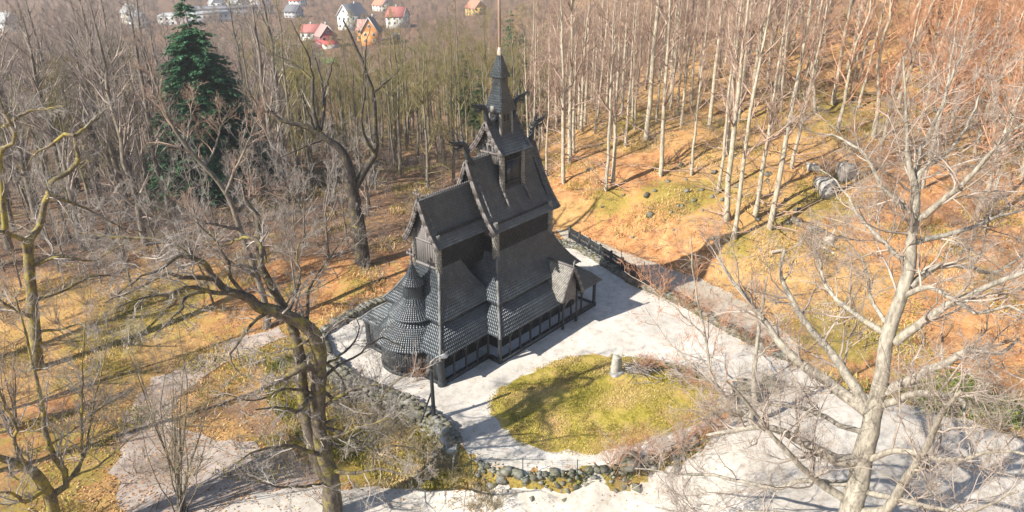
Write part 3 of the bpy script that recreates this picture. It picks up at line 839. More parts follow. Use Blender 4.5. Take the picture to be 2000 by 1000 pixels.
# ================================================================== WALLS, FENCES, FURNITURE OF THE YARD
from mathutils import Vector as _V
M['stone_pale'] = simple('pale_lichen_stone', [(.3, (.26, .245, .21)), (.7, (.46, .435, .38))], 2.5, .9, .4)
_ICO = None
def rock_verts(size, seed, sub=2, sharp=.35):
    """an angular stone: a ball pulled about by noise"""
    global _ICO
    if _ICO is None:
        import bmesh
        _ICO = {}
        for k in (1, 2, 3):
            b = bmesh.new(); bmesh.ops.create_icosphere(b, subdivisions=k, radius=1)
            b.verts.ensure_lookup_table()
            _ICO[k] = (np.array([v.co[:] for v in b.verts]), np.array([[v.index for v in f.verts] for f in b.faces])); b.free()
    if sub == 1:      # a roughly squared field stone: cube of 3x3 faces with worn corners
        if 'c' not in _ICO:
            pts = [(i, j, k) for i in (-1, 0, 1) for j in (-1, 0, 1) for k in (-1, 0, 1)]; ix = {q: n for n, q in enumerate(pts)}; F = []
            for ax in range(3):
                u, w = [(1, 2), (2, 0), (0, 1)][ax]
                for sg in (-1, 1):
                    for a in (-1, 0):
                        for b in (-1, 0):
                            q = []
                            for da, db in ((0, 0), (1, 0), (1, 1), (0, 1)):
                                c = [0, 0, 0]; c[ax] = sg; c[u] = a+da; c[w] = b+db; q.append(ix[tuple(c)])
                            F.append(q if sg > 0 else q[::-1])
            P0 = np.array(pts, float); nz = np.abs(P0).sum(1); P0 = P0*np.where(nz == 3, .84, np.where(nz == 2, .93, 1.0))[:, None]
            _ICO['c'] = (P0, np.array(F))
        v, f = _ICO['c']; g = np.random.default_rng(seed)
        sh = g.normal(0, .12, (3, 3))+np.eye(3)
        return (v+g.normal(0, .09, v.shape)) @ sh*np.asarray(size)*1.02, f
    v, f = _ICO[sub]
    v = np.sign(v)*np.abs(v)**.55*.95
    g = np.random.default_rng(seed)
    w = g.normal(size=(5, 3))*1.5; ph = g.uniform(0, 6, 5)
    k = 1+sharp*.35*sum(np.sin(v @ w[i]+ph[i]) for i in range(5))/1.6
    return v*k[:, None]*np.asarray(size), f
def add_rock(m, c, size, seed, sub=1, rot=0.0, sharp=.35):
    v, f = rock_verts(size, seed, sub, sharp)
    cs, sn = math.cos(rot), math.sin(rot)
    v = v @ np.array([[cs, sn, 0], [-sn, cs, 0], [0, 0, 1]])
    g = np.random.default_rng(seed+5)
    m.add(v+np.asarray(c, float)+np.zeros(3), f, np.full(len(v), np.clip(g.normal(.5, .2), .1, 1.1)))
def stone_wall(name, pts, top, thick, label, mt='stone_moss', st=.33, taper=.0, low=None):
    """dry-stone wall along ground points; from the outside ground up to `top` above the yard"""
    m = MB(); pts = np.array(pts, float); k = 0
    for p, q in zip(pts[:-1], pts[1:]):
        L = np.linalg.norm(q-p); d = (q-p)/L; nr = np.array([-d[1], d[0]])
        # outside side: larger signed distance
        mid = (p+q)/2
        if poly_sd((mid+nr*.5)[None], YARD)[0] < poly_sd((mid-nr*.5)[None], YARD)[0]: nr = -nr
        s = 0.0
        while s < L:
            w = rng.uniform(.6, 1.3)*st
            c = p+d*(s+w/2)
            zo = min(hz(*(c+nr*.9)), 0)-.15
            tp = top+rng.normal(0, .05)
            z = zo
            while z < tp:
                h = min(rng.uniform(.5, 1.0)*st, max(tp-z, .16))
                o = nr*(.12+rng.normal(0, .05)+.16*(1-(z-zo)/max(tp-zo, .3)))
                add_rock(m, (*(c+o*rng.uniform(.6, 1.6)), z+h/2), (w*rng.uniform(.5, .68), thick*rng.uniform(.36, .6), h*rng.uniform(.52, .72)), 1000+k, 1, math.atan2(d[1], d[0])+rng.normal(0, .09)); k += 1
                if z > -.35 or True:
                    if z > zo+.01 and z > -.2: add_rock(m, (*(c-nr*thick*.5), z+h/2), (w*.58, thick*.4, h*.6), 5000+k, 1, math.atan2(d[1], d[0])+rng.normal(0, .1)); k += 1
                z += h
            s += w
    o = m.build(name, M[mt]); tag(o, label, 'wall'); return o
Yp = lambda i: YARD[i]
stone_wall('stone_wall', [YARD[-1], (0.5, 9.4), YARD[0], YARD[1], YARD[2], YARD[3], YARD[4], YARD[5], YARD[6]], .4, .5, 'rough dry-stone wall curving round the left side of the yard to the lamp post')
m = MB()
ep = [YARD[7], YARD[8], YARD[9], YARD[10], YARD[11], YARD[12]]
for q0, q1 in zip(ep[:-1], ep[1:]):
    L = np.linalg.norm(q1-q0); d = (q1-q0)/L; nr = np.array([-d[1], d[0]])
    if poly_sd(((q0+q1)/2+nr*.5)[None], YARD)[0] < poly_sd(((q0+q1)/2-nr*.5)[None], YARD)[0]: nr = -nr
    for k in range(int(L*20)):
        o = min(abs(rng.normal(0, .38))-.1, .95); sz = rng.choice([.09, .13, .17, .22, .3], p=[.25, .3, .25, .14, .06])*rng.uniform(.85, 1.15)
        c = q0+d*rng.uniform(0, L)+nr*o
        add_rock(m, (c[0], c[1], hz(c[0], c[1])+sz*rng.uniform(-.05, .28)), (sz, sz*rng.uniform(.6, .95), sz*rng.uniform(.45, .7)), int(rng.integers(1e6)), 1, rng.uniform(0, 3.1))
tag(m.build('stone_wall', M['stone_moss']), 'tumbled low stone wall along the grass bank below the island', 'wall')
stone_wall('stone_wall', [flat(1545, 706)[:2], YARD[16], YARD[17], YARD[18], YARD[19], YARD[20]], .5, .55, 'straight stone wall between the gravel yard and the hillside path')
stone_wall('stone_wall', [YARD[20], YARD[21], YARD[22], YARD[23]], .5, .55, 'mossy stone wall at the back of the yard below the wood')

# carved railing on the wall beyond the church
rl = empty('railing', (*((YARD[18]+YARD[19])/2), .5)); tag(rl, 'dark tarred timber railing with turned balusters on the wall beyond the church', 'railing')
def child(o, par):
    o.parent = par; o.matrix_parent_inverse = Matrix.Translation(-Vector(par.location)); return o
A0, A1 = np.array([*flat(1262, 566)[:2], .45]), np.array([*flat(1112, 472)[:2], .45])
Lr = np.linalg.norm(A1-A0); dr = (A1-A0)/Lr
for zz, nm in ((1.15, 'top_rail'), (.12, 'bottom_rail')):
    m = MB(); m.bar(A0+[0, 0, zz], A1+[0, 0, zz], .16, .12); child(m.build(nm, M['tar']), rl)
for k in range(8):
    c = A0+dr*Lr*k/7; m = MB(); m.box(c+[0, 0, .65], (.2, .2, 1.3)); m.lathe([(.12, 1.3), (.14, 1.36), (.05, 1.46), (.01, 1.48)], c, 8); child(m.build('post', M['tar']), rl)
for k in range(56):
    if k % 8 == 0: continue
    c = A0+dr*Lr*(k+.0)/56; m = MB(); m.lathe([(.04, .16), (.09, .35), (.05, .55), (.05, .65), (.09, .85), (.04, 1.1)], c, 6); child(m.build('baluster', M['tar']), rl)

# wire fences
def wire_fence(label, base_pts, H, mt, mesh=True, r=.03):
    e = empty('wire_fence', base_pts[0]); tag(e, label, 'fence')
    for p in base_pts:
        m = MB(); m.lathe([(r, -.3), (r, H), (r*1.3, H), (r*1.3, H+.03)], p, 7); child(m.build('post', M[mt]), e)
    w = MB()
    for p, q in zip(base_pts[:-1], base_pts[1:]):
        p, q = np.array(p), np.array(q)
        for k in range(7 if mesh else 3):
            z = H*(.08+.9*k/(6 if mesh else 2)); w.tube([p+[0, 0, z], q+[0, 0, z]], [.006, .006], 3, False)
        if mesh:
            n = int(np.linalg.norm(q-p)/.3)
            for k in range(n): c = p+(q-p)*k/n; w.tube([c+[0, 0, H*.08], c+[0, 0, H*.98]], [.004, .004], 3, False)
    child(w.build('wire_mesh', M['metal_green' if mt == 'metal_green' else 'metal_dark']), e)
    return e
wire_fence('thin dark wire fence with tall posts between path and railing', [hit(*p) for p in [(1113, 482), (1163, 505), (1212, 525), (1256, 548), (1305, 580), (1352, 604)]], 2.1, 'metal_dark', False, .035)
wire_fence('green wire mesh fence along the foot of the lower yard wall', [hit(*p) for p in [(830, 925), (922, 938), (1021, 952), (1126, 955), (1232, 935)]], 2.3, 'metal_green')
wire_fence('short green wire mesh fence on the grass left of the oak', [hit(*p) for p in [(470, 716), (522, 722), (560, 740)]], 2.0, 'metal_green')

# lamp post with a brace
lb = np.array([*flat(848, 822)[:2], .35])
lp = empty('lamp_post', lb); tag(lp, 'dark wooden lamp post with a slanting brace on the end of the yard wall', 'lamp post')
m = MB(); m.lathe([(.15, -.5), (.14, 1.5), (.12, 4.2), (.13, 4.25), (.02, 4.3)], (0, 0, 0), 9); m.build('pole', M['tar'], lp)
bd_ = -np.array([*RH, 0])*.95
m = MB(); m.tube([bd_+[0, 0, -.5], bd_*.1+[0, 0, 2.0]], [.075, .06], 7); m.build('brace', M['tar'], lp)
m = MB(); m.box(-np.array([*RH, 0])*.15+[0, 0, 3.7], (.16, .16, .42)); m.build('switch_box', M['metal_dark'], lp)
ad = np.array([*RH, 0]); m = MB(); m.tube([-ad*.1+[0, 0, 3.95], ad*0+[0, 0, 4.5], ad*.35+[0, 0, 4.85], ad*.8+[0, 0, 5.05]], [.035, .035, .03, .03], 6); m.build('arm', M['metal_grey'], lp)
m = MB(); c = ad*.95; m.lathe([(.06, 5.12), (.2, 5.05), (.24, 4.92), (.16, 4.86), (.02, 4.85)], (c[0], c[1], 0), 12); m.build('lamp_head', M['metal_grey'], lp)

# stone steps beside the lamp, a leaning pipe
for k, (px, py) in enumerate([(868, 838), (877, 852), (884, 866)]):
    p = flat(px, py); m = MB(); add_rock(m, (p[0], p[1], .18-.22*k), (.75, .5, .26), 70+k, 2, .3*k, .2)
    tag(m.build('stone_slab', M['stone']), ['broad flat pale stone at the head of the rough steps by the lamp post', 'middle stone of the rough steps below the lamp post', 'lowest stone of the rough steps below the lamp post'][k], 'stone', 'rough steps by the lamp post')
p0 = hit(882, 925); p1 = np.array([*flat(892, 872)[:2], .2])
m = MB(); m.tube([p0-[0, 0, .2], p0*.5+p1*.5+[0, 0, .12], p1], [.07, .07, .07], 8); tag(m.build('drain_pipe', M['metal_grey']), 'grey drain pipe leaning against the wall end by the bank', 'pipe')

# standing stone on the island, boulders at the entrance
p = flat(1203, 732, .3)
st = empty('standing_stone', (p[0], p[1], hz(p[0], p[1])-.1), YAW-math.pi/2+.35); tag(st, 'weathered pale standing stone at the back edge of the grass island', 'standing stone')
m = MB()
prof = [(.42, -.2, .2), (.40, .7, .18), (.36, 1.2, .16), (.33, 1.5, .15)]
for (w0, z0, t0), (w1_, z1, t1) in zip(prof[:-1], prof[1:]):
    v = [(-w0, -t0, z0), (w0, -t0, z0), (w0, t0, z0), (-w0, t0, z0), (-w1_, -t1, z1), (w1_, -t1, z1), (w1_, t1, z1), (-w1_, t1, z1)]
    m.add(v, [[0, 1, 5, 4], [1, 2, 6, 5], [2, 3, 7, 6], [3, 0, 4, 7]])
m.add([(-.33, -.15, 1.5), (.33, -.15, 1.5), (.33, .15, 1.5), (-.33, .15, 1.5), (-.26, -.1, 1.82), (.1, -.1, 1.64), (.1, .1, 1.64), (-.26, .1, 1.82)], [[0, 1, 5, 4], [1, 2, 6, 5], [2, 3, 7, 6], [3, 0, 4, 7], [4, 5, 6, 7]])
m.build('shaft', M['stone_pale'], st)
m = MB(); add_rock(m, (0, 0, .05), (.7, .5, .3), 41, 2, .3, .3); m.build('base_stone', M['stone'], st)
for px, py, s, lab in [(1458, 775, (1.35, 1.1, .95), 'large rounded grey boulder beside the sapling at the yard entrance'), (1438, 802, (.95, .8, .6), 'smaller mossy boulder at the foot of the large one by the sapling'),
                       (1505, 760, (.9, .7, .55), 'half buried boulder at the right end of the yard entrance'), (1228, 905, (.9, .6, .5), 'flat-topped grey boulder in the lower yard wall among the red bushes')]:
    q = hit(px, py); m = MB(); add_rock(m, (q[0], q[1], q[2]+s[2]*.35), s, int(px), 3, .4, .3); tag(m.build('boulder', M['stone_moss'], smoothsh=True), lab, 'boulder')
# brush heap of cut branches behind the standing stone
m = MB(); q = flat(1250, 722, .5)
for k in range(110):
    a = rng.uniform(0, 6.28); c = np.array([q[0]+rng.normal(0, .8), q[1]+rng.normal(0, .6), hz(q[0], q[1])+abs(rng.normal(.25, .2))]); d = np.array([math.cos(a), math.sin(a), rng.normal(0, .2)])*rng.uniform(.5, 1.3)
    m.tube([c-d, c+rng.normal(0, .06, 3), c+d], [.03, .025, .01], 4, False)
tag(m.build('brush_heap', M['twig_grey']), 'heap of cut grey branches beside the standing stone', 'brushwood')
m = MB(); q = flat(1335, 728, .3)
for k in range(120):
    a = rng.uniform(0, 6.28); c = np.array([q[0]+rng.normal(0, 1.), q[1]+rng.normal(0, .7), hz(q[0], q[1])+abs(rng.normal(.2, .2))]); d = np.array([math.cos(a), math.sin(a), rng.normal(0, .2)])*rng.uniform(.5, 1.4)
    m.tube([c-d, c+rng.normal(0, .06, 3), c+d], [.03, .025, .01], 4, False)
tag(m.build('brush_heap', M['twig_purple']), 'heap of dark cut branches at the right end of the grass island', 'brushwood')

# rock outcrop, low stone row, stump and logs on the hillside
for px, py, s, lab in [(1612, 372, (1.3, 1.0, 1.2), 'pale grey rock outcrop in the hillside above the stump'), (1650, 345, (1.1, .9, 1.4), 'steep rock face right of the pale outcrop'), (1585, 330, (.8, .7, .6), 'low shaded rock left of the pale outcrop')]:
    q = hit(px, py); m = MB(); add_rock(m, (q[0], q[1], q[2]+s[2]*.2), s, int(px), 3, .8, .6); tag(m.build('rock_outcrop', M['stone_pale']), lab, 'rock')
m = MB(); a, b_ = hit(1550, 432), hit(1604, 454)
for k in range(34):
    t = k/33; c = a*(1-t)+b_*t; add_rock(m, (c[0]+rng.normal(0, .15), c[1]+rng.normal(0, .15), hz(c[0], c[1])+.15), (.35, .3, .25), 300+k, 1, rng.uniform(0, 3))
tag(m.build('stone_row', M['stone_moss']), 'low row of pale stones on the hillside near the stump', 'stones')
q = hit(1618, 472); e = plant('tree_stump', q, 'broken pale tree stump with a dark hollow on the orange bank', 'tree stump') if 'plant' in globals() else empty('tree_stump', q)
tag(e, 'broken pale tree stump with a dark hollow on the orange bank', 'tree stump')
m = MB()
ns = 14; hts = [rng.uniform(.5, 1.5) for _ in range(ns)]
ang = np.linspace(0, 2*np.pi, ns, endpoint=False)
ring = lambda r, z: [(r*math.cos(t), r*math.sin(t), zz) for t, zz in zip(ang, z)]
V_ = ring(.75, [-.3]*ns)+ring(.5, [.25]*ns)+ring(.42, hts)+ring(.3, [h-.08 for h in hts])+ring(.26, [.15]*ns)
F_ = [[i*ns+j, i*ns+(j+1) % ns, (i+1)*ns+(j+1) % ns, (i+1)*ns+j] for i in range(4) for j in range(ns)]
m.add(V_, F_); m.F.append(np.array([[4*ns+j for j in range(ns)]])); m.build('stump_wood', M['palewood'], e)
m = MB()
for k in range(5):
    a = k*1.3; m.tube([(.5*math.cos(a), .5*math.sin(a), .1), (.95*math.cos(a), .95*math.sin(a), .0), (1.4*math.cos(a+.2), 1.4*math.sin(a+.2), -.1)], [.14, .09, .03], 5)
m.build('root', M['bark_beech'], e)
for (x0, y0), (x1, y1), r_, lab in [((1590, 475), (1632, 500), .14, 'pale fallen log lying below the stump'), ((1505, 497), (1530, 492), .2, 'short grey log lying by the path shadow')]:
    a, b_ = hit(x0, y0), hit(x1, y1); m = MB(); m.tube([a+[0, 0, r_], (a+b_)/2+[0, 0, r_*1.2], b_+[0, 0, r_]], [r_, r_*.9, r_*.75], 8); tag(m.build('log', M['palewood']), lab, 'log')
# small rocks scattered on the hill
for k in range(40):
    px, py = rng.uniform(1130, 1560), rng.uniform(300, 470)
    q = hit(px, py); m = MB(); s = rng.uniform(.15, .4); add_rock(m, (q[0], q[1], q[2]+s*.2), (s, s*.8, s*.6), 800+k, 1)
    tag(m.build('stone', M['stone_moss']), 'small stone lying in the leaves of the hillside beyond the path', 'stone', 'small stones on the hillside')

# ================================================================== THE TOWN IN THE VALLEY
def wallmat(nm, c): M[nm] = simple(nm, [(.3, tuple(v*.8 for v in c)), (.7, c)], 1.2, .7, 0)
for nm, c in (('red_paint', (.27, .045, .045)), ('orange_paint', (.62, .28, .08)), ('white_paint', (.66, .65, .62)), ('cream_paint', (.70, .66, .54)), ('grey_paint', (.45, .46, .47)), ('yellow_paint', (.66, .45, .12)),
              ('red_tile', (.36, .12, .10)), ('orange_tile', (.55, .2, .12)), ('slate', (.13, .135, .15)), ('grey_roof', (.33, .35, .35)), ('pink_tile', (.42, .23, .20)), ('bright_red', (.50, .085, .075)), ('far_grass', (.16, .26, .06))): wallmat(nm, c)
M['glass'] = simple('window_glass', [(.3, (.03, .04, .05)), (.7, (.08, .1, .12))], .5, .15, 0)
def window(par, x, y, z, w, h, nrm_axis, sgn, frame='white_paint'):
    """frame and pane on a wall; nrm_axis 'x' or 'y'"""
    m = MB(); t = .12
    def bx(cx, cz, ww, hh, dep):
        if nrm_axis == 'y': m.box((cx, y+sgn*dep, cz), (ww, .08, hh))
        else: m.box((x+sgn*dep, cx, cz), (.08, ww, hh))
    c = x if nrm_axis == 'y' else y
    bx(c, z+h/2, w+2*t, t, .05); bx(c, z-h/2, w+2*t, t, .05); bx(c-w/2-t/2, z, t, h-t, .05); bx(c+w/2+t/2, z, t, h-t, .05); bx(c, z, .08, h-t, .06); 
    f = m.build('window', M[frame], par)
    m = MB()
    if nrm_axis == 'y': m.box((c, y+sgn*.02, z), (w, .05, h-t))
    else: m.box((x+sgn*.02, c, z), (.05, w, h-t))
    m.build('pane', M['glass'], f)
def house(px, py, label, w, d, hw, hr, wm, rm, rot=20, hip=False, floors=2, ncol=3, trim='white_paint', porch=None, chimney=True, zlift=0.0, a=None, nside=3):
    if a is None: q = hit(px, py)
    else:
        r_ = ray(px, py); q = CAM+r_*(a/(r_[:2] @ FH)); q[2] = max(q[2], hz(q[0], q[1]))
    az = math.atan2(q[1]-CAM[1], q[0]-CAM[0])
    e = empty('house', (q[0], q[1], q[2]+zlift), az-math.pi/2+R(rot)); tag(e, label, 'house')
    m = MB(); z0 = -3
    m.box((0, 0, (hw+z0)/2), (w, d, hw-z0))
    if not hip:
        v = [(-w/2, -d/2+.01, hw), (w/2, -d/2+.01, hw), (0, -d/2+.01, hw+hr), (-w/2, d/2-.01, hw), (w/2, d/2-.01, hw), (0, d/2-.01, hw+hr)]
        m.add(v, [[0, 1, 2]]); m.F.append(np.array([[m.n-3+1, m.n-3, m.n-3+2]]))
    m.build('wall', M[wm], e)
    ov = .5; m = MB()
    if not hip:
        sl = hr/(w/2)
        for s in (-1, 1):
            p = [(0, hw+hr+.12), (s*(w/2+ov), hw-ov*sl+.12)]
            v = [(p[0][0], -d/2-ov, p[0][1]), (p[1][0], -d/2-ov, p[1][1]), (p[1][0], d/2+ov, p[1][1]), (p[0][0], d/2+ov, p[0][1])]
            v += [(x, y, z-.22) for x, y, z in v]
            m.add(v, [[0, 1, 2, 3], [7, 6, 5, 4], [0, 4, 5, 1], [1, 5, 6, 2], [2, 6, 7, 3]])
    else:
        r0 = max(d/2-w/2*.8, .6) if d > w else 0
        a_ = w/2+ov; b_ = d/2+ov; rx = max(w/2-d/2*.8, .5)
        v = [(-a_, -b_, hw), (a_, -b_, hw), (a_, b_, hw), (-a_, b_, hw), (-rx, 0, hw+hr), (rx, 0, hw+hr)]
        m.add(v, [[0, 1, 5, 4], [2, 3, 4, 5]]); m.F.append(np.array([[m.n-6+1, m.n-6+2, m.n-6+5], [m.n-6+3, m.n-6, m.n-6+4]])); m.F.append(np.array([[m.n-6+3, m.n-6+2, m.n-6+1, m.n-6]]))
    ro = m.build('roof', M[rm], e)
    if not hip:
        t = MB()
        for s in (-1, 1):
            t.bar((0, -d/2-ov-.02, hw+hr-.02), (s*(w/2+ov), -d/2-ov-.02, hw-ov*hr/(w/2)-.02), .1, .35)
        t.build('barge_board', M[trim], ro)
    if chimney:
        c = MB(); c.box((w*.12, d*.1, hw+hr+.3), (.8, .8, 1.6)); c.build('chimney', M['grey_paint'], ro)
    fh = hw/floors
    for f in range(floors):
        for k in range(ncol): window(e, -w/2+w*(k+.5)/ncol, -d/2, f*fh+fh*.55, min(1.3, w/ncol*.5), min(1.5, fh*.5), 'y', -1)
        for k in range(nside):
            for s in (-1, 1): window(e, s*w/2, -d/2+d*(k+.5)/nside, f*fh+fh*.55, 1.2, min(1.5, fh*.5), 'x', s)
    if not hip: window(e, 0, -d/2, hw+hr*.38, 1.1, 1.3, 'y', -1)
    m = MB(); m.box((w*.3, -d/2-.04, .95), (1.0, .1, 2.0)); m.build('door', M['slate'], e)
    if porch:
        m = MB(); pw, pd, pz = porch
        m.box((0, -d/2-pd/2, pz/2-1.5), (pw*.9, pd*.8, pz+2.8)); b = m.build('porch', M['white_paint'], e)
        m = MB(); v = [(-pw/2, -d/2, pz+1.6), (pw/2, -d/2, pz+1.6), (pw/2, -d/2-pd-.4, pz), (-pw/2, -d/2-pd-.4, pz)]; v += [(x, y, z-.2) for x, y, z in v]
        m.add(v, [[0, 3, 2, 1], [4, 5, 6, 7], [2, 3, 7, 6], [0, 4, 7, 3], [1, 2, 6, 5]]); m.build('porch_roof', M['bright_red'], b)
    return q
HQ = []
HQ.append(house(638, 92, 'dark red wooden house with a red roof and red porch roof above a green lawn', 8.6, 10, 6.2, 5.0, 'red_paint', 'pink_tile', 16, porch=(8.5, 4.5, 2.6), floors=2, ncol=2))
HQ.append(house(612, 76, 'low white house with a red roof just left of the dark red house', 9, 10, 4.2, 3.4, 'white_paint', 'red_tile', 60, floors=1))
HQ.append(house(727, 84, 'bright orange gabled house with white trim and steep roof', 9.0, 10, 6.4, 7.0, 'orange_paint', 'slate', -12, floors=2, ncol=2))
HQ.append(house(716, 78, 'narrow orange side wing with a pink roof', 6, 8, 6.0, 4.6, 'orange_paint', 'pink_tile', 62, floors=2, ncol=2, chimney=False))
HQ.append(house(690, 56, 'tall white house with a grey-green roof behind the orange house', 10, 16, 8.5, 6.0, 'white_paint', 'grey_roof', -38, floors=2))
HQ.append(house(778, 48, 'white house with a broad red tiled roof right of the orange house', 13, 11, 5.5, 5.0, 'white_paint', 'red_tile', 70, floors=2))
HQ.append(house(748, 22, 'house with an orange roof far behind the orange house', 11, 11, 5, 5, 'cream_paint', 'orange_tile', 40))
HQ.append(house(776, 80, 'small orange shed with a white gable at the wood edge', 4, 5, 2.6, 1.8, 'orange_paint', 'slate', 10, floors=1, ncol=1, nside=1, chimney=False))
HQ.append(house(583, 12, 'far white house with a crimson roof at the top edge', 11, 10, 5, 4.5, 'white_paint', 'bright_red', 60))
HQ.append(house(575, 34, 'dark slate-roofed house beside the narrow fir', 10, 9, 4.5, 4.0, 'grey_paint', 'slate', 55))
HQ.append(house(425, 20, 'far white house with a steep white gable', 10, 12, 5.5, 7, 'white_paint', 'grey_roof', 12))
HQ.append(house(468, 22, 'far cream house with a grey roof left of the narrow fir', 12, 12, 6, 6, 'cream_paint', 'grey_roof', 30))
HQ.append(house(505, 14, 'far broad white house with a flat grey hip roof', 18, 12, 6, 3, 'white_paint', 'grey_roof', 15, hip=True))
HQ.append(house(258, 42, 'cream gabled house showing between the left-hand trees', 10, 9, 6, 5, 'cream_paint', 'grey_roof', 20))
HQ.append(house(272, 52, 'white lean-to house just below the cream gabled house', 8, 8, 4.5, 4, 'white_paint', 'slate', 45))
HQ.append(house(385, 46, 'long white row of flats behind the large fir', 46, 9, 5.5, 2.2, 'white_paint', 'grey_roof', 5, hip=True, ncol=14, floors=2, chimney=False, nside=2))
HQ.append(house(450, 30, 'long low grey row of flats behind the white flats', 60, 10, 5.0, 2.0, 'grey_paint', 'slate', -6, hip=True, ncol=14, floors=1, chimney=False, nside=2))
HQ.append(house(930, 30, 'orange-roofed house half hidden by the wood left of the spire', 11, 10, 5.5, 5, 'yellow_paint', 'orange_tile', 40))
HQ.append(house(20, 60, 'pale house glimpsed through the trees at the far left', 11, 10, 5.5, 5, 'white_paint', 'grey_roof', 30))
HQ = np.array(HQ)
lawn = flat_hit([(622, 103), (655, 103), (656, 122), (630, 126), (612, 112)])
sheet('lawn', lawn, M['far_grass'], 1.5, .15, .3)

# ================================================================== TREES
def norm(v): return v/(np.linalg.norm(v, axis=-1, keepdims=True)+1e-12)
class Tubes:
    def __init__(s): s.b = []
    def add(s, P, Rr, sides): s.b.append((P, Rr, sides))
    def mesh(s, name, mats, parent):
        m = MB()
        for P, Rr, k in s.b:
            v, f = tube_mesh(P, Rr, k); m.add(v, f)
        return m.build(name, mats, parent, smoothsh=True)
def spawn(P, Rr, L, c, tmin=.25, ang=(35, 60), ratio=.55, m=5, gnarl=.16, up=.1, rmin=.006, rr=.55, fall=.6, flatten=0.0, tmax=1.0):
    """children of a set of branches: P (N,k,3), Rr (N,k), L (N)"""
    Nn, k, _ = P.shape
    idx = np.repeat(np.arange(Nn), c); n = len(idx)
    t = rng.uniform(tmin, tmax, n)
    f = t*(k-1); i = np.minimum(f.astype(int), k-2); fr = (f-i)[:, None]
    pos = P[idx, i]*(1-fr)+P[idx, i+1]*fr
    tan = norm(P[idx, i+1]-P[idx, i])
    r = (Rr[idx, i]*(1-fr[:, 0])+Rr[idx, i+1]*fr[:, 0])*rr
    perp = norm(np.cross(tan, norm(rng.normal(size=(n, 3)))))
    if flatten: perp[:, 2] *= 1-flatten; perp = norm(perp)
    a = np.radians(rng.uniform(*ang, n))[:, None]
    d = norm(tan*np.cos(a)+perp*np.sin(a)+np.array([0, 0, up]))
    L2 = L[idx]*ratio*rng.uniform(.55, 1.2, n)*(1.2-fall*t)
    Q = np.empty((n, m, 3)); Q[:, 0] = pos
    sg = (L2/(m-1))[:, None]
    for j in range(1, m):
        d = norm(d+rng.normal(0, gnarl, (n, 3))+np.array([0, 0, up*.45]))
        Q[:, j] = Q[:, j-1]+d*sg
    taper = 1-.78*np.linspace(0, 1, m)
    R2 = np.maximum(r[:, None]*taper, rmin)
    return Q, R2, L2

def resample(pl, rad, m, wob=0.0):
    pl = np.asarray(pl, float); rad = np.asarray(rad, float)
    s = np.concatenate([[0], np.cumsum(np.linalg.norm(np.diff(pl, axis=0), axis=1))])
    t = np.linspace(0, s[-1], m)
    # Catmull-Rom through the given points
    ext = np.vstack([2*pl[0]-pl[1], pl, 2*pl[-1]-pl[-2]])
    out = np.empty((m, 3))
    for k, v in enumerate(t):
        i = min(np.searchsorted(s, v, 'right')-1, len(pl)-2); u = (v-s[i])/(s[i+1]-s[i]+1e-9)
        p0, p1, p2, p3 = ext[i], ext[i+1], ext[i+2], ext[i+3]
        out[k] = .5*((2*p1)+(-p0+p2)*u+(2*p0-5*p1+4*p2-p3)*u*u+(-p0+3*p1-3*p2+p3)*u**3)
    if wob: out[1:-1] += rng.normal(0, wob, (m-2, 3))
    return out, np.interp(t, s, rad), s[-1]

def plant(name, base, label, cat='tree', group=None, rotz=0.0):
    e = empty(name, base, rotz); tag(e, label, cat, group); return e

# ---------- forest trees: a few grown individuals, each copied
def grow_tall(H, r, crown0, nl, lean, spread, twigs=(7, 6), upl=.35, low=0, leanv=None, bendy=.25, sub=1.0, rmin=.008):
    """a tall woodland tree; returns trunk Tubes and crown Tubes, base at the origin"""
    tr, cr = Tubes(), Tubes()
    m = 15
    z = np.concatenate([[-.4, .0, .35, .9], np.linspace(2.2, H, 11)])
    lx = rng.normal(0, lean, 2)
    P = np.stack([lx[0]*(z/H)**1.5*H+np.cumsum(rng.normal(0, bendy*.35, m)), lx[1]*(z/H)**1.5*H+np.cumsum(rng.normal(0, bendy*.35, m)), z], 1); P[:, :2] *= np.clip(z/5, 0, 1)[:, None]
    t = np.clip(z/H, 0, 1)
    Rr = r*(1-t)**.75+.015; Rr[:4] *= np.array([2.1, 1.6, 1.25, 1.08])
    tr.add(P[None], Rr[None], 8)
    limbs = spawn(P[None], Rr[None], np.array([H*spread]), nl, crown0, (28, 62), 1.0, 7, .12, upl*.55, .02, .5, .75, tmax=.97)
    cr.add(*limbs[:2], 5)
    if low:
        lw = spawn(P[None], Rr[None], np.array([H*.16]), low, .15, (60, 95), 1.0, 5, .16, .02, .012, .25, .3, tmax=crown0)
        cr.add(*lw[:2], 4)
        t3 = spawn(*lw, 4, .3, (30, 60), .5, 4, .2, .05, rmin, .5); cr.add(*t3[:2], 3)
    b2 = spawn(*limbs, max(2, int(twigs[0]*sub)), .2, (25, 60), .5, 5, .18, upl*.5, .011, .5); cr.add(*b2[:2], 4)
    b3 = spawn(*b2, max(2, int(twigs[1]*sub)), .15, (25, 60), .5, 4, .2, .12, rmin, .55); cr.add(*b3[:2], 3)
    b4 = spawn(*b3, 2, .3, (20, 55), .55, 3, .2, .1, rmin, .6); cr.add(*b4[:2], 3)
    return tr, cr
KINDS = {}
def kind(key, n, tm, cm, **kw):
    KINDS[key] = []
    for i in range(n):
        t, c = grow_tall(**{k: (v(i) if callable(v) else v) for k, v in kw.items()})
        tmo = t.mesh('trunk', M[tm], None); cmo = c.mesh('crown', M[cm], None)
        KINDS[key].append((tmo.data, cmo.data))
        bpy.data.objects.remove(tmo); bpy.data.objects.remove(cmo)
V = lambda a, b: (lambda i: rng.uniform(a, b))
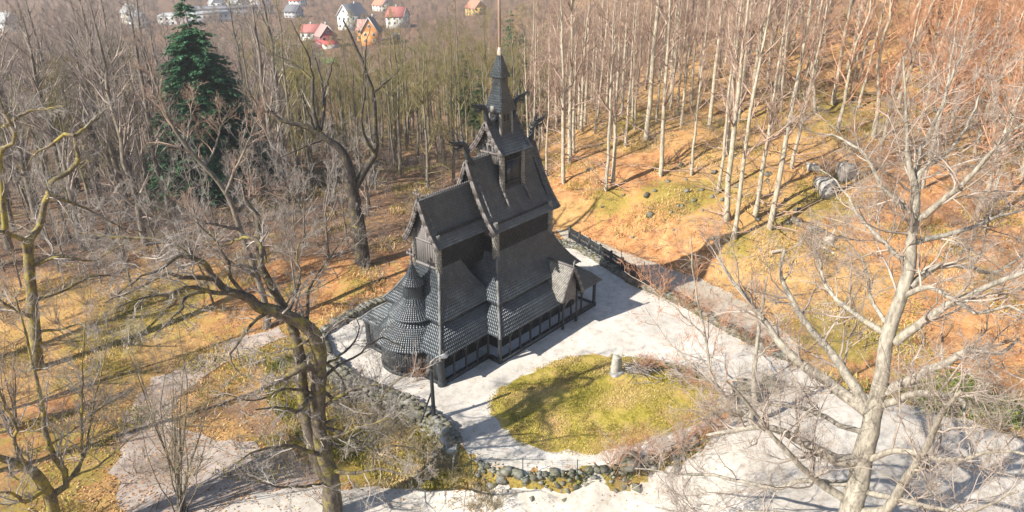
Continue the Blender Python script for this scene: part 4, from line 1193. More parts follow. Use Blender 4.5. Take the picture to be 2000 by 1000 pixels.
kind('hill', 8, 'bark_hill', 'twig_pink', H=V(24, 32), r=V(.20, .34), crown0=.45, nl=20, lean=.018, spread=.26, twigs=(6, 5), low=11, upl=.42, bendy=.2)
kind('copper', 5, 'bark_hill', 'twig_copper', H=V(17, 23), r=V(.22, .34), crown0=.34, nl=22, lean=.05, spread=.34, twigs=(7, 6), low=5, upl=.25, rmin=.008, bendy=.5)
kind('left', 8, 'bark_grey', 'twig_purple', H=V(20, 27), r=V(.26, .38), crown0=.34, nl=20, lean=.03, spread=.33, twigs=(6, 6), low=5, upl=.4, bendy=.4)
kind('mid', 5, 'bark_grey', 'twig_olive', H=V(18, 25), r=V(.18, .28), crown0=.35, nl=20, lean=.03, spread=.26, twigs=(6, 5), low=8, upl=.45)
kind('thin', 5, 'bark_grey', 'twig_grey', H=V(9, 14), r=V(.08, .12), crown0=.25, nl=14, lean=.05, spread=.3, twigs=(5, 4), low=3, upl=.35, bendy=.3)
placed = []
def place(key, xy, label, group, name='bare_tree', s=1.0, rnd=True):
    td, cd_ = KINDS[key][int(rng.integers(len(KINDS[key])))]
    e = plant(name, (xy[0], xy[1], hz(*xy)-.05), label, 'tree', group, rng.uniform(0, 6.28))
    sc_ = s*rng.uniform(.9, 1.1); e.scale = (sc_, sc_, sc_*rng.uniform(.94, 1.06))
    for nm, dt in (('trunk', td), ('crown', cd_)):
        o = bpy.data.objects.new(nm, dt); COL.objects.link(o); o.parent = e
    placed.append(xy)
    return e
G_HILL = 'slender beeches on the leaf-strewn hillside'
L_HILL = 'slender pale-barked bare beech on the orange leaf-strewn hillside beyond the path'
for px, py, s in [(1100,360,1.15),(1183,374,.95),(1197,366,.95),(1222,288,.9),(1240,254,.85),(1262,277,1.),(1290,345,1.1),(1350,343,.85),(1402,378,.95),(1418,432,1.),(1433,468,1.1),
                  (1475,425,1.05),(1503,450,1.1),(1163,262,.85),(1068,345,.8),(1192,277,.8),(1330,247,.9),(1385,252,.95),(1468,210,.9),(1525,190,1.),(1545,330,.9),(1120,300,.8),(1310,215,.9),(1420,300,.9),(1235,236,.8),(1282,240,.8),(1440,225,.9)]:
    place('hill', hit(px, py)[:2], L_HILL, G_HILL, 'beech_tree', s)
def ok(xy, d):
    return all((xy[0]-q[0])**2+(xy[1]-q[1])**2 > d*d for q in placed)
def scatter(n, ra, rb, key, label, group, name, s=1.0, dmin=3.0, test=None, tries=4000):
    k = 0
    for _ in range(tries):
        if k >= n: break
        a = rng.uniform(*ra); b = rng.uniform(*rb)
        xy = ab2xy(a, b)
        px, py, _z = project((*xy, hz(*xy)+8))
        if not (-150 < px < 2150): continue
        if test and not test(a, b, px, py): continue
        if not ok(xy, dmin): continue
        place(key, xy, label, group, name, s); k += 1
# behind the named ones, the crest and beyond
L_CREST = 'pale bare beech in the crowd on the crest of the wooded hill'
scatter(84, (96, 150), (2, 62), 'hill', L_CREST, 'beeches on the crest of the wooded hill', 'beech_tree', .92, 3.2, lambda a, b, px, py: px > 1030 and px < 1700)
L_COP = 'copper-twigged bare tree in the reddish wood above the right-hand bank'
scatter(44, (66, 135), (28, 95), 'copper', L_COP, 'copper-twigged trees of the right-hand wood', 'bare_tree', 1.0, 3.4, lambda a, b, px, py: px > 1570+ (a-66)*1.0 and (a > 80 or px > 1800))
L_LEFT = 'tall bare grey-brown tree in the dense wood left of the church'
scatter(72, (74, 165), (-100, -10), 'left', L_LEFT, 'bare trees of the wood left of the church', 'bare_tree', 1.16, 3.6, lambda a, b, px, py: px < 560 and not (310 < px < 530 and a < 128))
scatter(40, (76, 150), (-90, -12), 'mid', 'bare olive-tinged tree among the grey trees left of the church', 'olive-tinged trees of the left wood', 'bare_tree', 1.12, 3.0, lambda a, b, px, py: px < 600 and not (310 < px < 530 and a < 128))
L_MID = 'bare olive-tinged tree in the lower wood behind the church'
scatter(56, (90, 165), (-30, 8), 'mid', L_MID, 'bare trees of the lower wood behind the church', 'bare_tree', 1.0, 3.0, lambda a, b, px, py: 765 < px < 1060)
scatter(52, (92, 165), (-50, -12), 'mid', 'short bare tree below the gap that shows the houses', 'short trees below the gap with the houses', 'bare_tree', .86, 3.0, lambda a, b, px, py: 520 < px < 765)
L_THIN = 'thin bare young tree in the undergrowth of the left-hand wood'
scatter(50, (62, 100), (-60, -10), 'thin', L_THIN, 'young trees in the undergrowth', 'young_tree', 1.0, 2.6, lambda a, b, px, py: px < 720)

for a, b in [(46, -47), (55, -52), (38, -40), (62, -58), (30, -33), (50, -60), (70, -66), (40, -50)]:      # neighbours just outside the picture, whose shade falls on the leafy slope
    place('left', ab2xy(a, b), 'tall bare tree just beyond the left edge of the leafy slope', 'trees just beyond the left edge', 'bare_tree', .95)
# low brush filling the floor of the left and back woods
def brush_mass(name, label, pts, H, mt, nst=9):
    Q = []; Rr = []
    for x, y in pts:
        h = H*rng.uniform(.5, 1.3); z0 = hz(x, y)
        d = norm(np.concatenate([rng.normal(0, .42, (nst, 2)), np.ones((nst, 1))], 1)); q = np.zeros((nst, 5, 3)); q[:, 0] = [x, y, z0-.1]; q[:, 0, :2] += rng.normal(0, .35, (nst, 2))
        for j in range(1, 5): d = norm(d+rng.normal(0, .13, (nst, 3))); q[:, j] = q[:, j-1]+d*h/4
        Q.append(q); Rr.append(np.full((nst, 1), .022)*(1-.75*np.linspace(0, 1, 5)))
    Q = np.concatenate(Q); Rr = np.concatenate(Rr); Ls = np.linalg.norm(Q[:, -1]-Q[:, 0], axis=1)
    m = MB()
    b = spawn(Q, Rr, Ls, 5, .25, (25, 60), .45, 4, .18, .1, .008, .55); c = spawn(*b, 3, .2, (25, 60), .55, 3, .2, .08, .007, .6)
    for P, q, k in ((Q, Rr, 3), (b[0], b[1], 3), (c[0], c[1], 3)):
        v, f = tube_mesh(P, q, k); m.add(v, f)
    o = m.build(name, M[mt]); return tag(o, label, kind='stuff')
def brush_pts(n, ra, rb, test):
    out = []
    while len(out) < n:
        a, b = rng.uniform(*ra), rng.uniform(*rb); xy = ab2xy(a, b); px, py, _ = project((*xy, hz(*xy)))
        if test(px, py, a, b) and poly_sd(xy[None], YARD)[0] > 1.5: out.append(xy)
    return out
brush_mass('undergrowth', 'tangle of bare purple-brown brush on the floor of the left wood', brush_pts(200, (66, 140), (-95, -6), lambda px, py, a, b: -60 < px < 900 and py < 500+ .0*px), 3.2, 'twig_purple')
brush_mass('undergrowth', 'thin grey brush on the slope behind the left yard wall', brush_pts(85, (52, 84), (-55, -8), lambda px, py, a, b: -60 < px < 760 and 400 < py < 640), 2.0, 'twig_grey', 7)
brush_mass('undergrowth', 'reddish brush under the copper wood on the right bank', brush_pts(140, (60, 130), (26, 100), lambda px, py, a, b: px > 1560+max(0, (330-py))*-.2 and py < 560), 2.4, 'twig_copper', 8)
brush_mass('undergrowth', 'thin straw-coloured brush between the hillside beeches', brush_pts(110, (92, 135), (4, 60), lambda px, py, a, b: 1050 < px < 1600 and py < 300), 2.2, 'twig_straw', 7)

M['twig_far'] = simple('far_twig', [(.36, (.17, .13, .115)), (.5, (.26, .20, .13)), (.64, (.34, .22, .17))], .05, .8, 0, spec=.2, detail=3)
wp = []
for k in range(95):
    i = int(rng.integers(0, 9)); q0, q1 = [YARD[-1], YARD[0], YARD[1], YARD[2], YARD[3], YARD[4], YARD[5], YARD[6], YARD[7], YARD[8]][i:i+2]
    c = q0+(q1-q0)*rng.uniform(); d = (q1-q0)/np.linalg.norm(q1-q0); nr = np.array([-d[1], d[0]])
    if poly_sd((c+nr*.5)[None], YARD)[0] < poly_sd((c-nr*.5)[None], YARD)[0]: nr = -nr
    wp.append(c+nr*rng.uniform(.5, 2.2))
brush_mass('brambles', 'dry straw-coloured brambles hanging over the outside of the yard wall', wp, 1.25, 'twig_straw', 8)
# the far wood: one mass of hundreds more
ft, fc = Tubes(), Tubes()
HP = np.array([project(q) for q in HQ]); nf = 0; Pb = []; Rb = []; Lb = []
for _ in range(9000):
    if nf >= 620: break
    a = rng.uniform(140, 330); b = rng.uniform(-190, 150)
    if abs(b) > a*.85+10: continue
    xy = ab2xy(a, b); px, py, _z = project((*xy, hz(*xy)+3))
    gap = 560 < px < 815 and a > 190
    if gap and a > 305: continue        # the clearing with the houses
    if px < 560 and a > 270: continue
    h = rng.uniform(13, 20)*((.5 if a > 190 else .7) if 540 < px < 820 else 1); z0 = hz(*xy); w = rng.normal(0, .3, 2)
    t = np.linspace(0, 1, 6)
    Pb.append(np.stack([xy[0]+w[0]*t*2, xy[1]+w[1]*t*2, z0+h*t], 1)); Rb.append(.28*(1-t)**.8+.02); Lb.append(h); nf += 1
Pb, Rb, Lb = np.array(Pb), np.array(Rb), np.array(Lb)
f2 = spawn(Pb, Rb, Lb*.36, 12, .3, (30, 60), 1.0, 4, .15, .25, .03, .5); f3 = spawn(*f2, 6, .2, (30, 60), .55, 3, .2, .2, .018, .5); f4 = spawn(*f3, 4, .2, (30, 60), .6, 3, .2, .15, .014, .5)
m = MB()
FWM = M['twig_olive']
for P, Rr, k in ((Pb, Rb, 5), (f2[0], f2[1], 3), (f3[0], f3[1], 3), (f4[0], f4[1], 3)):
    v, f = tube_mesh(P, Rr, k); m.add(v, f)
gP = []
while len(gP) < 950:
    a = rng.uniform(300, 700); b = rng.uniform(-.62, .25)*a
    xy = ab2xy(a, b)
    if np.min(np.hypot(HQ[:, 0]-xy[0], HQ[:, 1]-xy[1])) < 9: continue
    px, py, _z = project((*xy, hz(*xy)+3))
    if np.any((np.abs(HP[:, 0]-px) < 16) & (HP[:, 2] > _z) & (HP[:, 2]-_z < 60)): continue
    gP.append(xy)
gP = np.array(gP); gh = rng.uniform(5, 11, len(gP)); tt_ = np.linspace(0, 1, 4)
gz = height(gP[:, 0], gP[:, 1])
gQ = np.stack([np.repeat(gP[:, :1], 4, 1), np.repeat(gP[:, 1:], 4, 1), gz[:, None]+gh[:, None]*tt_], -1)
g2 = spawn(gQ, np.repeat((.22*(1-tt_)+.03)[None], len(gP), 0), gh*.5, 12, .2, (30, 65), 1.0, 3, .15, .2, .05, .5); g3 = spawn(*g2, 7, .1, (30, 70), .6, 3, .2, .15, .045, .5)
gm_ = MB()
for P, Rr, k in ((gQ, np.repeat((.22*(1-tt_)+.03)[None], len(gP), 0), 4), (g2[0], g2[1], 3), (g3[0], g3[1], 3)):
    v, f = tube_mesh(P, Rr, k); gm_.add(v, f)
tag(gm_.build('garden_wood', M['twig_far']), 'bare garden trees among the far houses', kind='stuff')
fw = m.build('far_wood', M['twig_far']); tag(fw, 'far-off bare wood fading towards the valley', kind='stuff')

# ---------- conifers: whorled drooping boughs with needle sprays
def conifer(H, w, nb, seed_tip=.0, cut=.06, droop=.25, dens=1.0):
    tr = Tubes(); z = np.linspace(-.4, H, 9); P = np.zeros((1, 9, 3)); P[0, :, 2] = z
    Rr = (.32*H/28*(1-np.clip(z/H, 0, 1))+.02)[None]; tr.add(P, Rr, 7)
    m = MB()
    t = 1-np.sqrt(rng.uniform(0, 1, nb))*(1-cut); t = np.clip(t, cut, .985)
    az = rng.uniform(0, 2*np.pi, nb)
    ln = w*(1-t)**.74*rng.uniform(.72, 1.12, nb)+.25
    base = np.stack([np.zeros(nb), np.zeros(nb), t*H], 1)
    out = np.stack([np.cos(az), np.sin(az), np.zeros(nb)], 1)
    ns = 9
    s = np.linspace(.12, 1, ns)
    B = base[:, None]+out[:, None]*(ln[:, None]*s)[..., None]; B[..., 2] += ln[:, None]*(.12*s-droop*1.6*s**2+.32*droop*s**3*1.6)
    tr.add(np.concatenate([base[:, None], B[:, ::2]], 1), np.linspace(.05, .012, ns//2+2)[None].repeat(nb, 0), 3)
    # needle sprays: narrow leaf-shaped tufts left and right of every bough
    side = np.stack([-np.sin(az), np.cos(az), np.zeros(nb)], 1)
    k = int(6*dens)
    bi = np.repeat(np.arange(nb), ns*k); si = np.tile(np.repeat(np.arange(ns), k), nb)
    c = B[bi, si]+rng.normal(0, .09, (len(bi), 3))
    sg = rng.choice([-1, 1], len(bi))[:, None]
    fw = (1.05-s[si])[:, None]
    L = (ln[bi]*.25+.22)[:, None]*(.45+.75*fw)*rng.uniform(.6, 1.15, (len(bi), 1))
    d = norm(out[bi]*.75+side[bi]*sg*rng.uniform(.3, 1.0, (len(bi), 1))+rng.normal(0, .2, (len(bi), 3))+np.array([0, 0, -.12]))
    up = norm(np.array([0, 0, 1.0])+rng.normal(0, .35, (len(bi), 3)))
    wv = norm(np.cross(d, up))*L*.2
    v = np.stack([c, c+d*L*.45+wv, c+d*L-np.array([0, 0, .06]), c+d*L*.45-wv], 1).reshape(-1, 3)
    o = (np.arange(len(bi))*4)[:, None]
    m.add(v, o+np.array([[0, 1, 2, 3]]))
    return tr, m
def place_conifer(px, py, H, w, nb, label, mt='needle', group=None, xy=None, dens=1.0, cut=.06, name='fir_tree'):
    xy = hit(px, py)[:2] if xy is None else xy
    e = plant(name, (xy[0], xy[1], hz(*xy)-.1), label, 'tree', group)
    t, m = conifer(H, w, nb, dens=dens, cut=cut)
    t.mesh('trunk', M['bark_grey'], e); m.build('crown', M[mt], e); placed.append(xy)
    return e
xy = ab2xy(99, -42.6)
place_conifer(0, 0, 27.3, 9.0, 950, 'large dark green fir standing among the bare trees left of the church', xy=xy, dens=1.5, cut=.05)
xy = ab2xy(104, -41)
place_conifer(0, 0, 16, 6.0, 330, 'lower dark fir half hidden at the foot of the large fir', xy=xy)
for px, a, H, w, lab, mt in [(545, 190, 27, 4.6, 'narrow green fir rising in front of the far grey flats', 'needle'), (1000, 150, 26, 4.2, 'dark fir rising behind the church spire', 'needle'), (1025, 142, 23, 4.2, 'dark fir standing just right of the church spire', 'needle'),
                             (905, 135, 19, 3.6, 'tall olive pine close to the spire in the lower wood', 'needle_olive'), (942, 124, 15, 3.4, 'olive pine directly behind the dragon heads', 'needle_olive'), (780, 155, 16, 3.6, 'olive pine below the orange house', 'needle_olive')]:
    xy = ab2xy(a, (px-1000)/FPX*(a*math.cos(PITCH)+ 12))
    place_conifer(0, 0, H, w, 190, lab, mt, xy=xy, dens=.8, name='fir_tree' if mt == 'needle' else 'pine_tree', cut=.3 if mt != 'needle' else .08)

# ---------- the big named trees: limbs traced at their own distance, twigs grown from them
def big_tree(name, label, base_px, trunk, limbs, bark_m, twig_m, tw, group=None, base_xy=None, zoff=-.2, tw_up=.12, spread=.5, depth=3.0, r_end=.03, gn=.2, extra=0):
    """trunk: [(px, py, width_px)], limbs: [(depth metres per limb end, [(px, py)...], w0 px)]"""
    B = hit(*base_px) if base_xy is None else np.array([*base_xy, hz(*base_xy)])
    bd = (B[:2]-CAM[:2]); bd = bd/np.linalg.norm(bd)
    dist = np.linalg.norm(B[:2]-CAM[:2])
    def at(px, py, off=0.0):
        d = ray(px, py); t = (dist+off)/(d[:2] @ bd)
        return CAM+d*t
    root = plant(name, B, label, 'tree', group)
    def loc(P): return P-B
    tt, ct = Tubes(), Tubes()
    def rad(w, P): return w/2/FPX*((P-CAM) @ _F)*.88
    tp = [at(x, y) for x, y, w in trunk]; tr_ = [rad(w, p) for (x, y, w), p in zip(trunk, tp)]
    if tp[0][2] > B[2]+.3: tp = [B+np.array([0, 0, zoff])]+tp; tr_ = [tr_[0]*1.35]+tr_
    P, Rr, L = resample(tp, tr_, max(16, len(tp)*3), .02)
    tt.add(loc(P)[None], Rr[None], 12)
    sets = []
    allP, allR, allL = [], [], []
    for dep, pts, w0 in limbs:
        # a limb springs from the trunk depth and drifts to its own depth
        n = len(pts)
        pp = [at(x, y, dep*(i/(n-1))**1.1) for i, (x, y) in enumerate(pts)]
        r0 = rad(w0, pp[0]); rr_ = [max(r0*(1-.8*i/(n-1)), .02) for i in range(n)]
        Q, q, l = resample(pp, rr_, 14, .035)
        tt.add(loc(Q)[None], q[None], 8)
        allP.append(Q); allR.append(q); allL.append(l)
    allP.append(resample(P[len(P)//2:], Rr[len(Rr)//2:], 14)[0]); allR.append(resample(P[len(P)//2:], Rr[len(Rr)//2:], 14)[1]); allL.append(min(8., L*.5))
    AP, AR, AL = np.array(allP), np.array(allR), np.minimum(np.array(allL), 9.0)
    n1, n2, n3, n4 = tw
    AR1 = np.minimum(AR, .16)
    b1 = spawn(AP, AR1, AL, n1, .15, (30, 70), spread, 7, gn, tw_up, .014, .42, .5); ct.add(loc(b1[0]), b1[1], 5)
    b2 = spawn(*b1, n2, .15, (28, 62), .52, 5, gn*1.1, tw_up, .0075, .5); ct.add(loc(b2[0]), b2[1], 4)
    b3 = spawn(*b2, n3, .15, (25, 60), .52, 4, gn*1.1, tw_up*.8, .0045, .55); ct.add(loc(b3[0]), b3[1], 3)
    if n4:
        b4 = spawn(*b3, n4, .2, (25, 55), .55, 3, gn, tw_up*.6, .0035, .6); ct.add(loc(b4[0]), b4[1], 3)
    tt.mesh('trunk', M[bark_m], root); ct.mesh('crown', M[twig_m], root)
    return root
BEECH_T = [(1640,1110,62),(1660,1000,50),(1680,930,45),(1688,880,44),(1706,807,37),(1724,725,31),(1732,659,30),(1756,587,28),(1777,520,25),(1780,450,22),(1790,390,17),(1779,330,14),(1772,290,10),(1770,200,6),(1765,110,4)]
BEECH_L = [(-3,[(1690,895),(1640,902),(1600,882),(1560,858),(1500,835),(1440,838),(1380,850)],33),
 (2,[(1700,815),(1680,770),(1660,736),(1626,692),(1577,632),(1538,571),(1522,532),(1533,488)],29),
 (3,[(1738,655),(1681,620),(1637,587),(1610,554),(1599,505),(1588,477)],16),
 (2,[(1728,765),(1786,736),(1852,708),(1896,681),(1951,692),(1990,660)],24),
 (-2,[(1750,668),(1819,620),(1885,576),(2000,532),(2080,500)],22),
 (4,[(1778,560),(1830,521),(1885,521),(1940,532),(2000,500)],18),
 (-4,[(1722,790),(1790,770),(1850,772),(1880,785),(1885,830)],18),
 (-5,[(1680,1000),(1731,994),(1775,928),(1813,868),(1841,802),(1880,760)],24),
 (1,[(1703,812),(1632,758),(1571,714),(1522,670),(1480,610),(1440,560),(1400,500)],30),
 (-5,[(1665,985),(1600,940),(1571,917),(1527,873),(1470,800),(1420,745)],20),
 (-3,[(1660,945),(1571,939),(1500,950),(1400,930),(1320,925),(1240,915)],14),
 (3,[(1780,505),(1752,500),(1725,475),(1687,430),(1665,405),(1650,370),(1600,330)],14),
 (2,[(1787,400),(1800,335),(1825,317),(1860,290),(1900,225),(1920,170)],16),
 (-3,[(1787,430),(1850,385),(1900,340),(1960,270),(2020,230)],16),
 (4,[(1783,475),(1880,450),(1960,420),(2060,395)],14),
 (3,[(1786,380),(1797,300),(1830,230),(1860,150),(1880,90)],12),
 (1,[(1785,420),(1720,360),(1690,300),(1640,270),(1590,260)],12),
 (-2,[(1700,850),(1640,830),(1580,800),(1500,790),(1420,800),(1340,830)],14),
 (-6,[(1690,900),(1760,880),(1850,900),(1950,880),(2050,900)],16),
 (-4,[(1650,1040),(1560,1010),(1480,1000),(1380,1010),(1280,990)],14),
 (-6,[(1690,960),(1790,980),(1880,1000),(1990,960)],14),
 (5,[(1740,640),(1700,580),(1690,520),(1640,450)],12),
 (-3,[(1760,580),(1820,560),(1900,610),(1970,600),(2050,640)],14)]
big_tree('beech_tree', 'huge many-limbed pale grey beech in the right foreground beside the road', (1640, 1110), BEECH_T, BEECH_L, 'bark_beech', 'twig_beech', (13, 8, 6, 3), spread=.5)

OAK_T = [(650,1010,46),(648,960,40),(645,928,37),(633,892,35),(624,850,32),(621,790,32),(622,730,34),(623,690,34),(614,654,32),(588,630,29),(560,616,27),(528,606,28),(504,600,25),(480,579,21),(444,567,18),(423,549,15),(405,525,12)]
OAK_L = [(-1,[(622,712),(600,715),(585,720),(549,741),(520,756),(502,768)],24),
 (-2,[(622,772),(597,784),(582,805),(564,799),(534,796),(500,800)],14),
 (2,[(640,935),(612,880),(596,800),(588,740),(583,690),(572,640),(552,600),(530,560),(513,528),(508,480),(503,420),(490,388),(474,384)],32),
 (2,[(512,500),(504,471),(480,464),(455,470),(432,482),(400,470)],12),
 (1,[(520,540),(505,530),(480,520),(455,520),(420,538)],10),
 (-3,[(410,530),(399,513),(375,502),(345,502),(318,523),(264,547),(230,575)],14),
 (-2,[(420,545),(390,540),(354,544),(330,532),(288,553),(255,568),(204,592)],13),
 (-5,[(470,575),(420,570),(366,562),(330,577),(288,580),(230,600)],12),
 (-4,[(400,570),(360,580),(354,604),(324,634),(300,660)],9),
 (3,[(420,545),(380,505),(327,475),(255,464),(192,460),(150,452)],12),
 (-3,[(530,606),(500,625),(470,660),(450,700),(470,730),(520,740)],9),
 (-4,[(624,860),(660,850),(720,830),(770,812)],9),
 (-5,[(640,915),(690,925),(740,915),(800,930),(850,905)],10),
 (3,[(622,745),(650,720),(690,700),(740,660),(790,680)],9),
 (-3,[(632,890),(600,880),(560,870),(500,880),(460,905)],12),
 (4,[(600,640),(600,600),(605,560),(640,510),(660,480),(690,440)],9),
 (5,[(560,616),(575,580),(585,540),(580,490),(600,450)],9),
 (1,[(480,579),(450,540),(440,500),(400,450),(360,420)],10),
 (-2,[(624,800),(670,770),(720,750),(770,760)],9),
 (-4,[(628,830),(680,810),(730,790),(780,740),(820,720)],8),
 (-3,[(645,940),(600,950),(540,950),(480,930)],9),
 (2,[(622,760),(660,780),(700,760),(750,800),(800,830)],9),(-2,[(624,830),(680,850),(730,880),(790,870),(840,890)],8),(3,[(622,720),(670,690),(700,650),(690,600)],7),(-1,[(626,860),(690,880),(750,850),(800,790)],7),(1,[(620,700),(660,730),(690,790),(740,830)],7),(-3,[(618,770),(560,760),(500,780),(440,770)],8),(2,[(612,660),(570,680),(520,690),(470,680)],7)]
big_tree('oak_tree', 'gnarled mossy oak leaning left in front of the church yard wall', (650, 1010), OAK_T, OAK_L, 'bark_oak', 'twig_grey', (9, 6, 5, 3), tw_up=.08, gn=.3, spread=.36)

big_tree('oak_tree', 'yellow-mossed oak at the left edge with zigzag upper limbs', (72, 720),
 [(72,700,26),(64,600,23),(57,520,22),(57,469,20),(69,455,15),(81,433,14),(86,400,13),(95,380,12),(100,355,11),(130,339,10),(154,312,9),(148,285,8),(146,263,6)],
 [(-2,[(57,500),(45,470),(30,460),(0,451),(-40,430)],16),(2,[(146,265),(173,245),(192,228),(215,205)],9),(3,[(146,265),(124,263),(97,285),(68,301),(50,330)],10),(-3,[(10,452),(5,380),(0,300),(30,277),(24,245),(5,212),(-10,170)],14),(-4,[(5,250),(35,228),(68,215),(97,212),(130,205)],9),
  (4,[(95,380),(150,400),(210,430),(260,460)],9),(-3,[(60,520),(120,500),(180,510),(250,470)],10),(3,[(60,590),(120,570),(180,540),(240,540)],9),(-4,[(64,620),(20,600),(-30,560)],10),(-2,[(66,650),(130,640),(190,620)],8)],
 'bark_moss', 'twig_grey', (12, 7, 6, 2), tw_up=.1, gn=.26, spread=.45)

big_tree('oak_tree', 'mossy forked tree rising from the bottom left corner', (108, 1060),
 [(108,1050,30),(104,1000,28),(96,967,26),(72,928,22),(39,907,18),(0,895,15),(-40,880,12)],
 [(1,[(97,970),(115,962),(129,949),(134,931),(114,904),(99,874),(87,835),(80,790),(72,745),(65,718),(50,650),(30,580)],18),(2,[(132,940),(150,922),(159,895),(160,820),(161,760),(162,700),(168,620)],10),(3,[(140,930),(168,880),(180,799),(198,730),(210,670)],7),(-2,[(50,912),(27,862),(35,838),(15,799),(0,769),(-20,720)],10),(-3,[(90,950),(50,980),(20,960),(-20,970)],12),(2,[(95,870),(130,850),(190,800),(260,760)],6),(-2,[(130,935),(190,910),(240,870),(300,820)],6)],
 'bark_moss', 'twig_grey', (12, 7, 5, 2), tw_up=.2, gn=.16, spread=.42)

big_tree('oak_tree', 'tall dark forked oak standing behind the chancel left of the church', (706, 520),
 [(706,515,34),(708,505,32),(702,450,30),(692,390,28),(687,366,26),(684,338,22),(676,310,19),(664,290,18),(636,270,15),(616,256,13),(584,244,10),(548,234,8),(528,216,6)],
 [(1,[(690,372),(708,342),(720,318),(732,302),(735,274),(733,240),(730,190),(715,141),(706,117),(688,75),(670,39)],18),(2,[(622,256),(612,222),(610,182),(610,156),(595,144),(580,129),(562,118),(532,105)],11),(-1,[(611,160),(606,130),(601,105),(586,78),(568,39)],7),(3,[(625,258),(632,215),(634,180),(622,135),(610,99),(607,87)],9),
  (-2,[(636,176),(643,147),(649,126),(655,111)],5),(3,[(712,140),(713,110),(716,84),(724,51)],5),(-2,[(734,300),(722,285),(716,270),(706,246),(708,210),(714,170),(712,140)],9),(2,[(730,180),(760,156),(781,135)],5),(-3,[(630,272),(600,285),(570,298),(548,308)],6),(-2,[(616,256),(606,230),(592,190),(594,180)],6)],
 'bark_dark', 'twig_grey', (4, 4, 4, 0), tw_up=.25, gn=.2, spread=.25)

big_tree('bare_tree', 'pale mossy tree leaning left in front of the large fir', (520, 640),
 [(520,600,14),(495,520,13),(470,450,12),(450,395,11),(430,360,10),(390,315,9),(360,280,8),(330,235,7),(310,180,6),(300,150,5),(280,90,3)],
 [(2,[(365,285),(370,250),(375,210),(380,180)],6),(-2,[(440,380),(460,330),(480,290),(500,230)],8),(3,[(400,325),(420,290),(430,250),(450,210)],6),(-3,[(470,450),(430,440),(390,430),(350,400)],8),(2,[(460,420),(500,380),(540,370),(570,340)],8),(-3,[(500,540),(450,510),(410,480)],8)],
 'bark_grey', 'twig_pink', (12, 7, 6, 2), tw_up=.2, gn=.24, spread=.42)

big_tree('young_tree', 'small forked sapling with smooth grey stems by the boulders at the yard entrance', (1470, 830),
 [(1470,832,16),(1466,812,14),(1474,790,12),(1472,748,11),(1476,700,9),(1482,640,8),(1490,590,6),(1498,540,4)],
 [(1,[(1466,812),(1450,806),(1412,769),(1390,737),(1383,700),(1375,640),(1360,580),(1352,520),(1350,460)],10),(-1,[(1471,750),(1440,742),(1400,745),(1360,740),(1310,725)],5),(2,[(1400,755),(1340,700),(1300,660),(1260,600)],5),(-2,[(1476,700),(1520,660),(1550,610)],5),(1,[(1378,660),(1330,610),(1280,570),(1220,530)],4),(-2,[(1470,800),(1420,840),(1360,835),(1280,850)],6),(2,[(1385,720),(1400,660),(1420,600)],4)],
 'bark_beech', 'twig_copper', (10, 6, 5, 2), tw_up=.14, gn=.2, spread=.42)

# ---------- bushes of many thin stems
def bush(name, label, base, H, nst, spread, mt, tw=(5, 4), r=.03, group=None, cat='shrub'):
    e = plant(name, (base[0], base[1], hz(*base)-.05), label, cat, group)
    d = norm(np.concatenate([rng.normal(0, spread, (nst, 2)), np.ones((nst, 1))], 1))
    Ls = H*rng.uniform(.6, 1.1, nst); m_ = 7
    Q = np.zeros((nst, m_, 3)); Q[:, 0, :2] = rng.normal(0, .18, (nst, 2))
    dd = d.copy()
    for j in range(1, m_):
        dd = norm(dd+rng.normal(0, .09, (nst, 3))+np.array([0, 0, .04])); Q[:, j] = Q[:, j-1]+dd*(Ls/(m_-1))[:, None]
    Rr = np.maximum(r*rng.uniform(.6, 1.2, (nst, 1))*(1-.8*np.linspace(0, 1, m_)), .006)
    st, tw_ = Tubes(), Tubes(); st.add(Q, Rr, 5)
    b = spawn(Q, Rr, Ls, tw[0], .2, (20, 50), .4, 5, .14, .12, .006, .5); tw_.add(*b[:2], 3)
    c = spawn(*b, tw[1], .2, (20, 55), .5, 4, .18, .1, .005, .6); tw_.add(*c[:2], 3)
    st.mesh('stem', M['bark_grey'] if mt != 'twig_copper' else M['twig_copper'], e); tw_.mesh('crown', M[mt], e)
    return e
bush('multistem_shrub', 'tall many-stemmed straw-coloured shrub on the gravel at bottom left', hit(355, 1000)[:2], 11.5, 16, .22, 'twig_straw', (8, 5), .07)
bush('multistem_shrub', 'bushy bare shrub of upright stems at the lower left edge', hit(30, 830)[:2], 9, 12, .3, 'twig_purple', (8, 6), .06)
bush('shrub', 'red-twigged shrub at the foot of the mossy oak', hit(640, 990)[:2], 3.2, 22, .35, 'twig_pink', (6, 4), .02)
bush('shrub', 'copper-twigged bush growing against the apse wall', hit(815, 745)[:2], 2.2, 12, .4, 'twig_copper', (6, 3), .018)
bush('shrub', 'sparse bush between the apse and the yard wall', hit(735, 770)[:2], 3.4, 12, .5, 'twig_grey', (7, 5), .025)
bush('shrub', 'bare bush beside the left yard wall', hit(690, 790)[:2], 3.6, 14, .5, 'twig_grey', (7, 5), .025)
G_RB = 'reddish bushes outside the lower yard wall'
for i, (px, py) in enumerate([(1240, 905), (1290, 895), (1330, 878), (1370, 860), (1400, 842), (1200, 915)]):
    bush('shrub', 'low reddish bush in the row along the lower yard wall', hit(px, py)[:2], 2.6, 20, .55, 'twig_copper', (6, 4), .016, G_RB)
G_PB = 'reddish bushes on the wall between yard and path'
for i, (px, py) in enumerate([(1290, 580), (1335, 600), (1375, 620), (1420, 648), (1460, 672), (1500, 695), (1245, 560)]):
    bush('shrub', 'thin reddish bush in the row along the wall between yard and path', hit(px, py)[:2], 2.8, 16, .5, 'twig_copper', (6, 4), .016, G_PB)
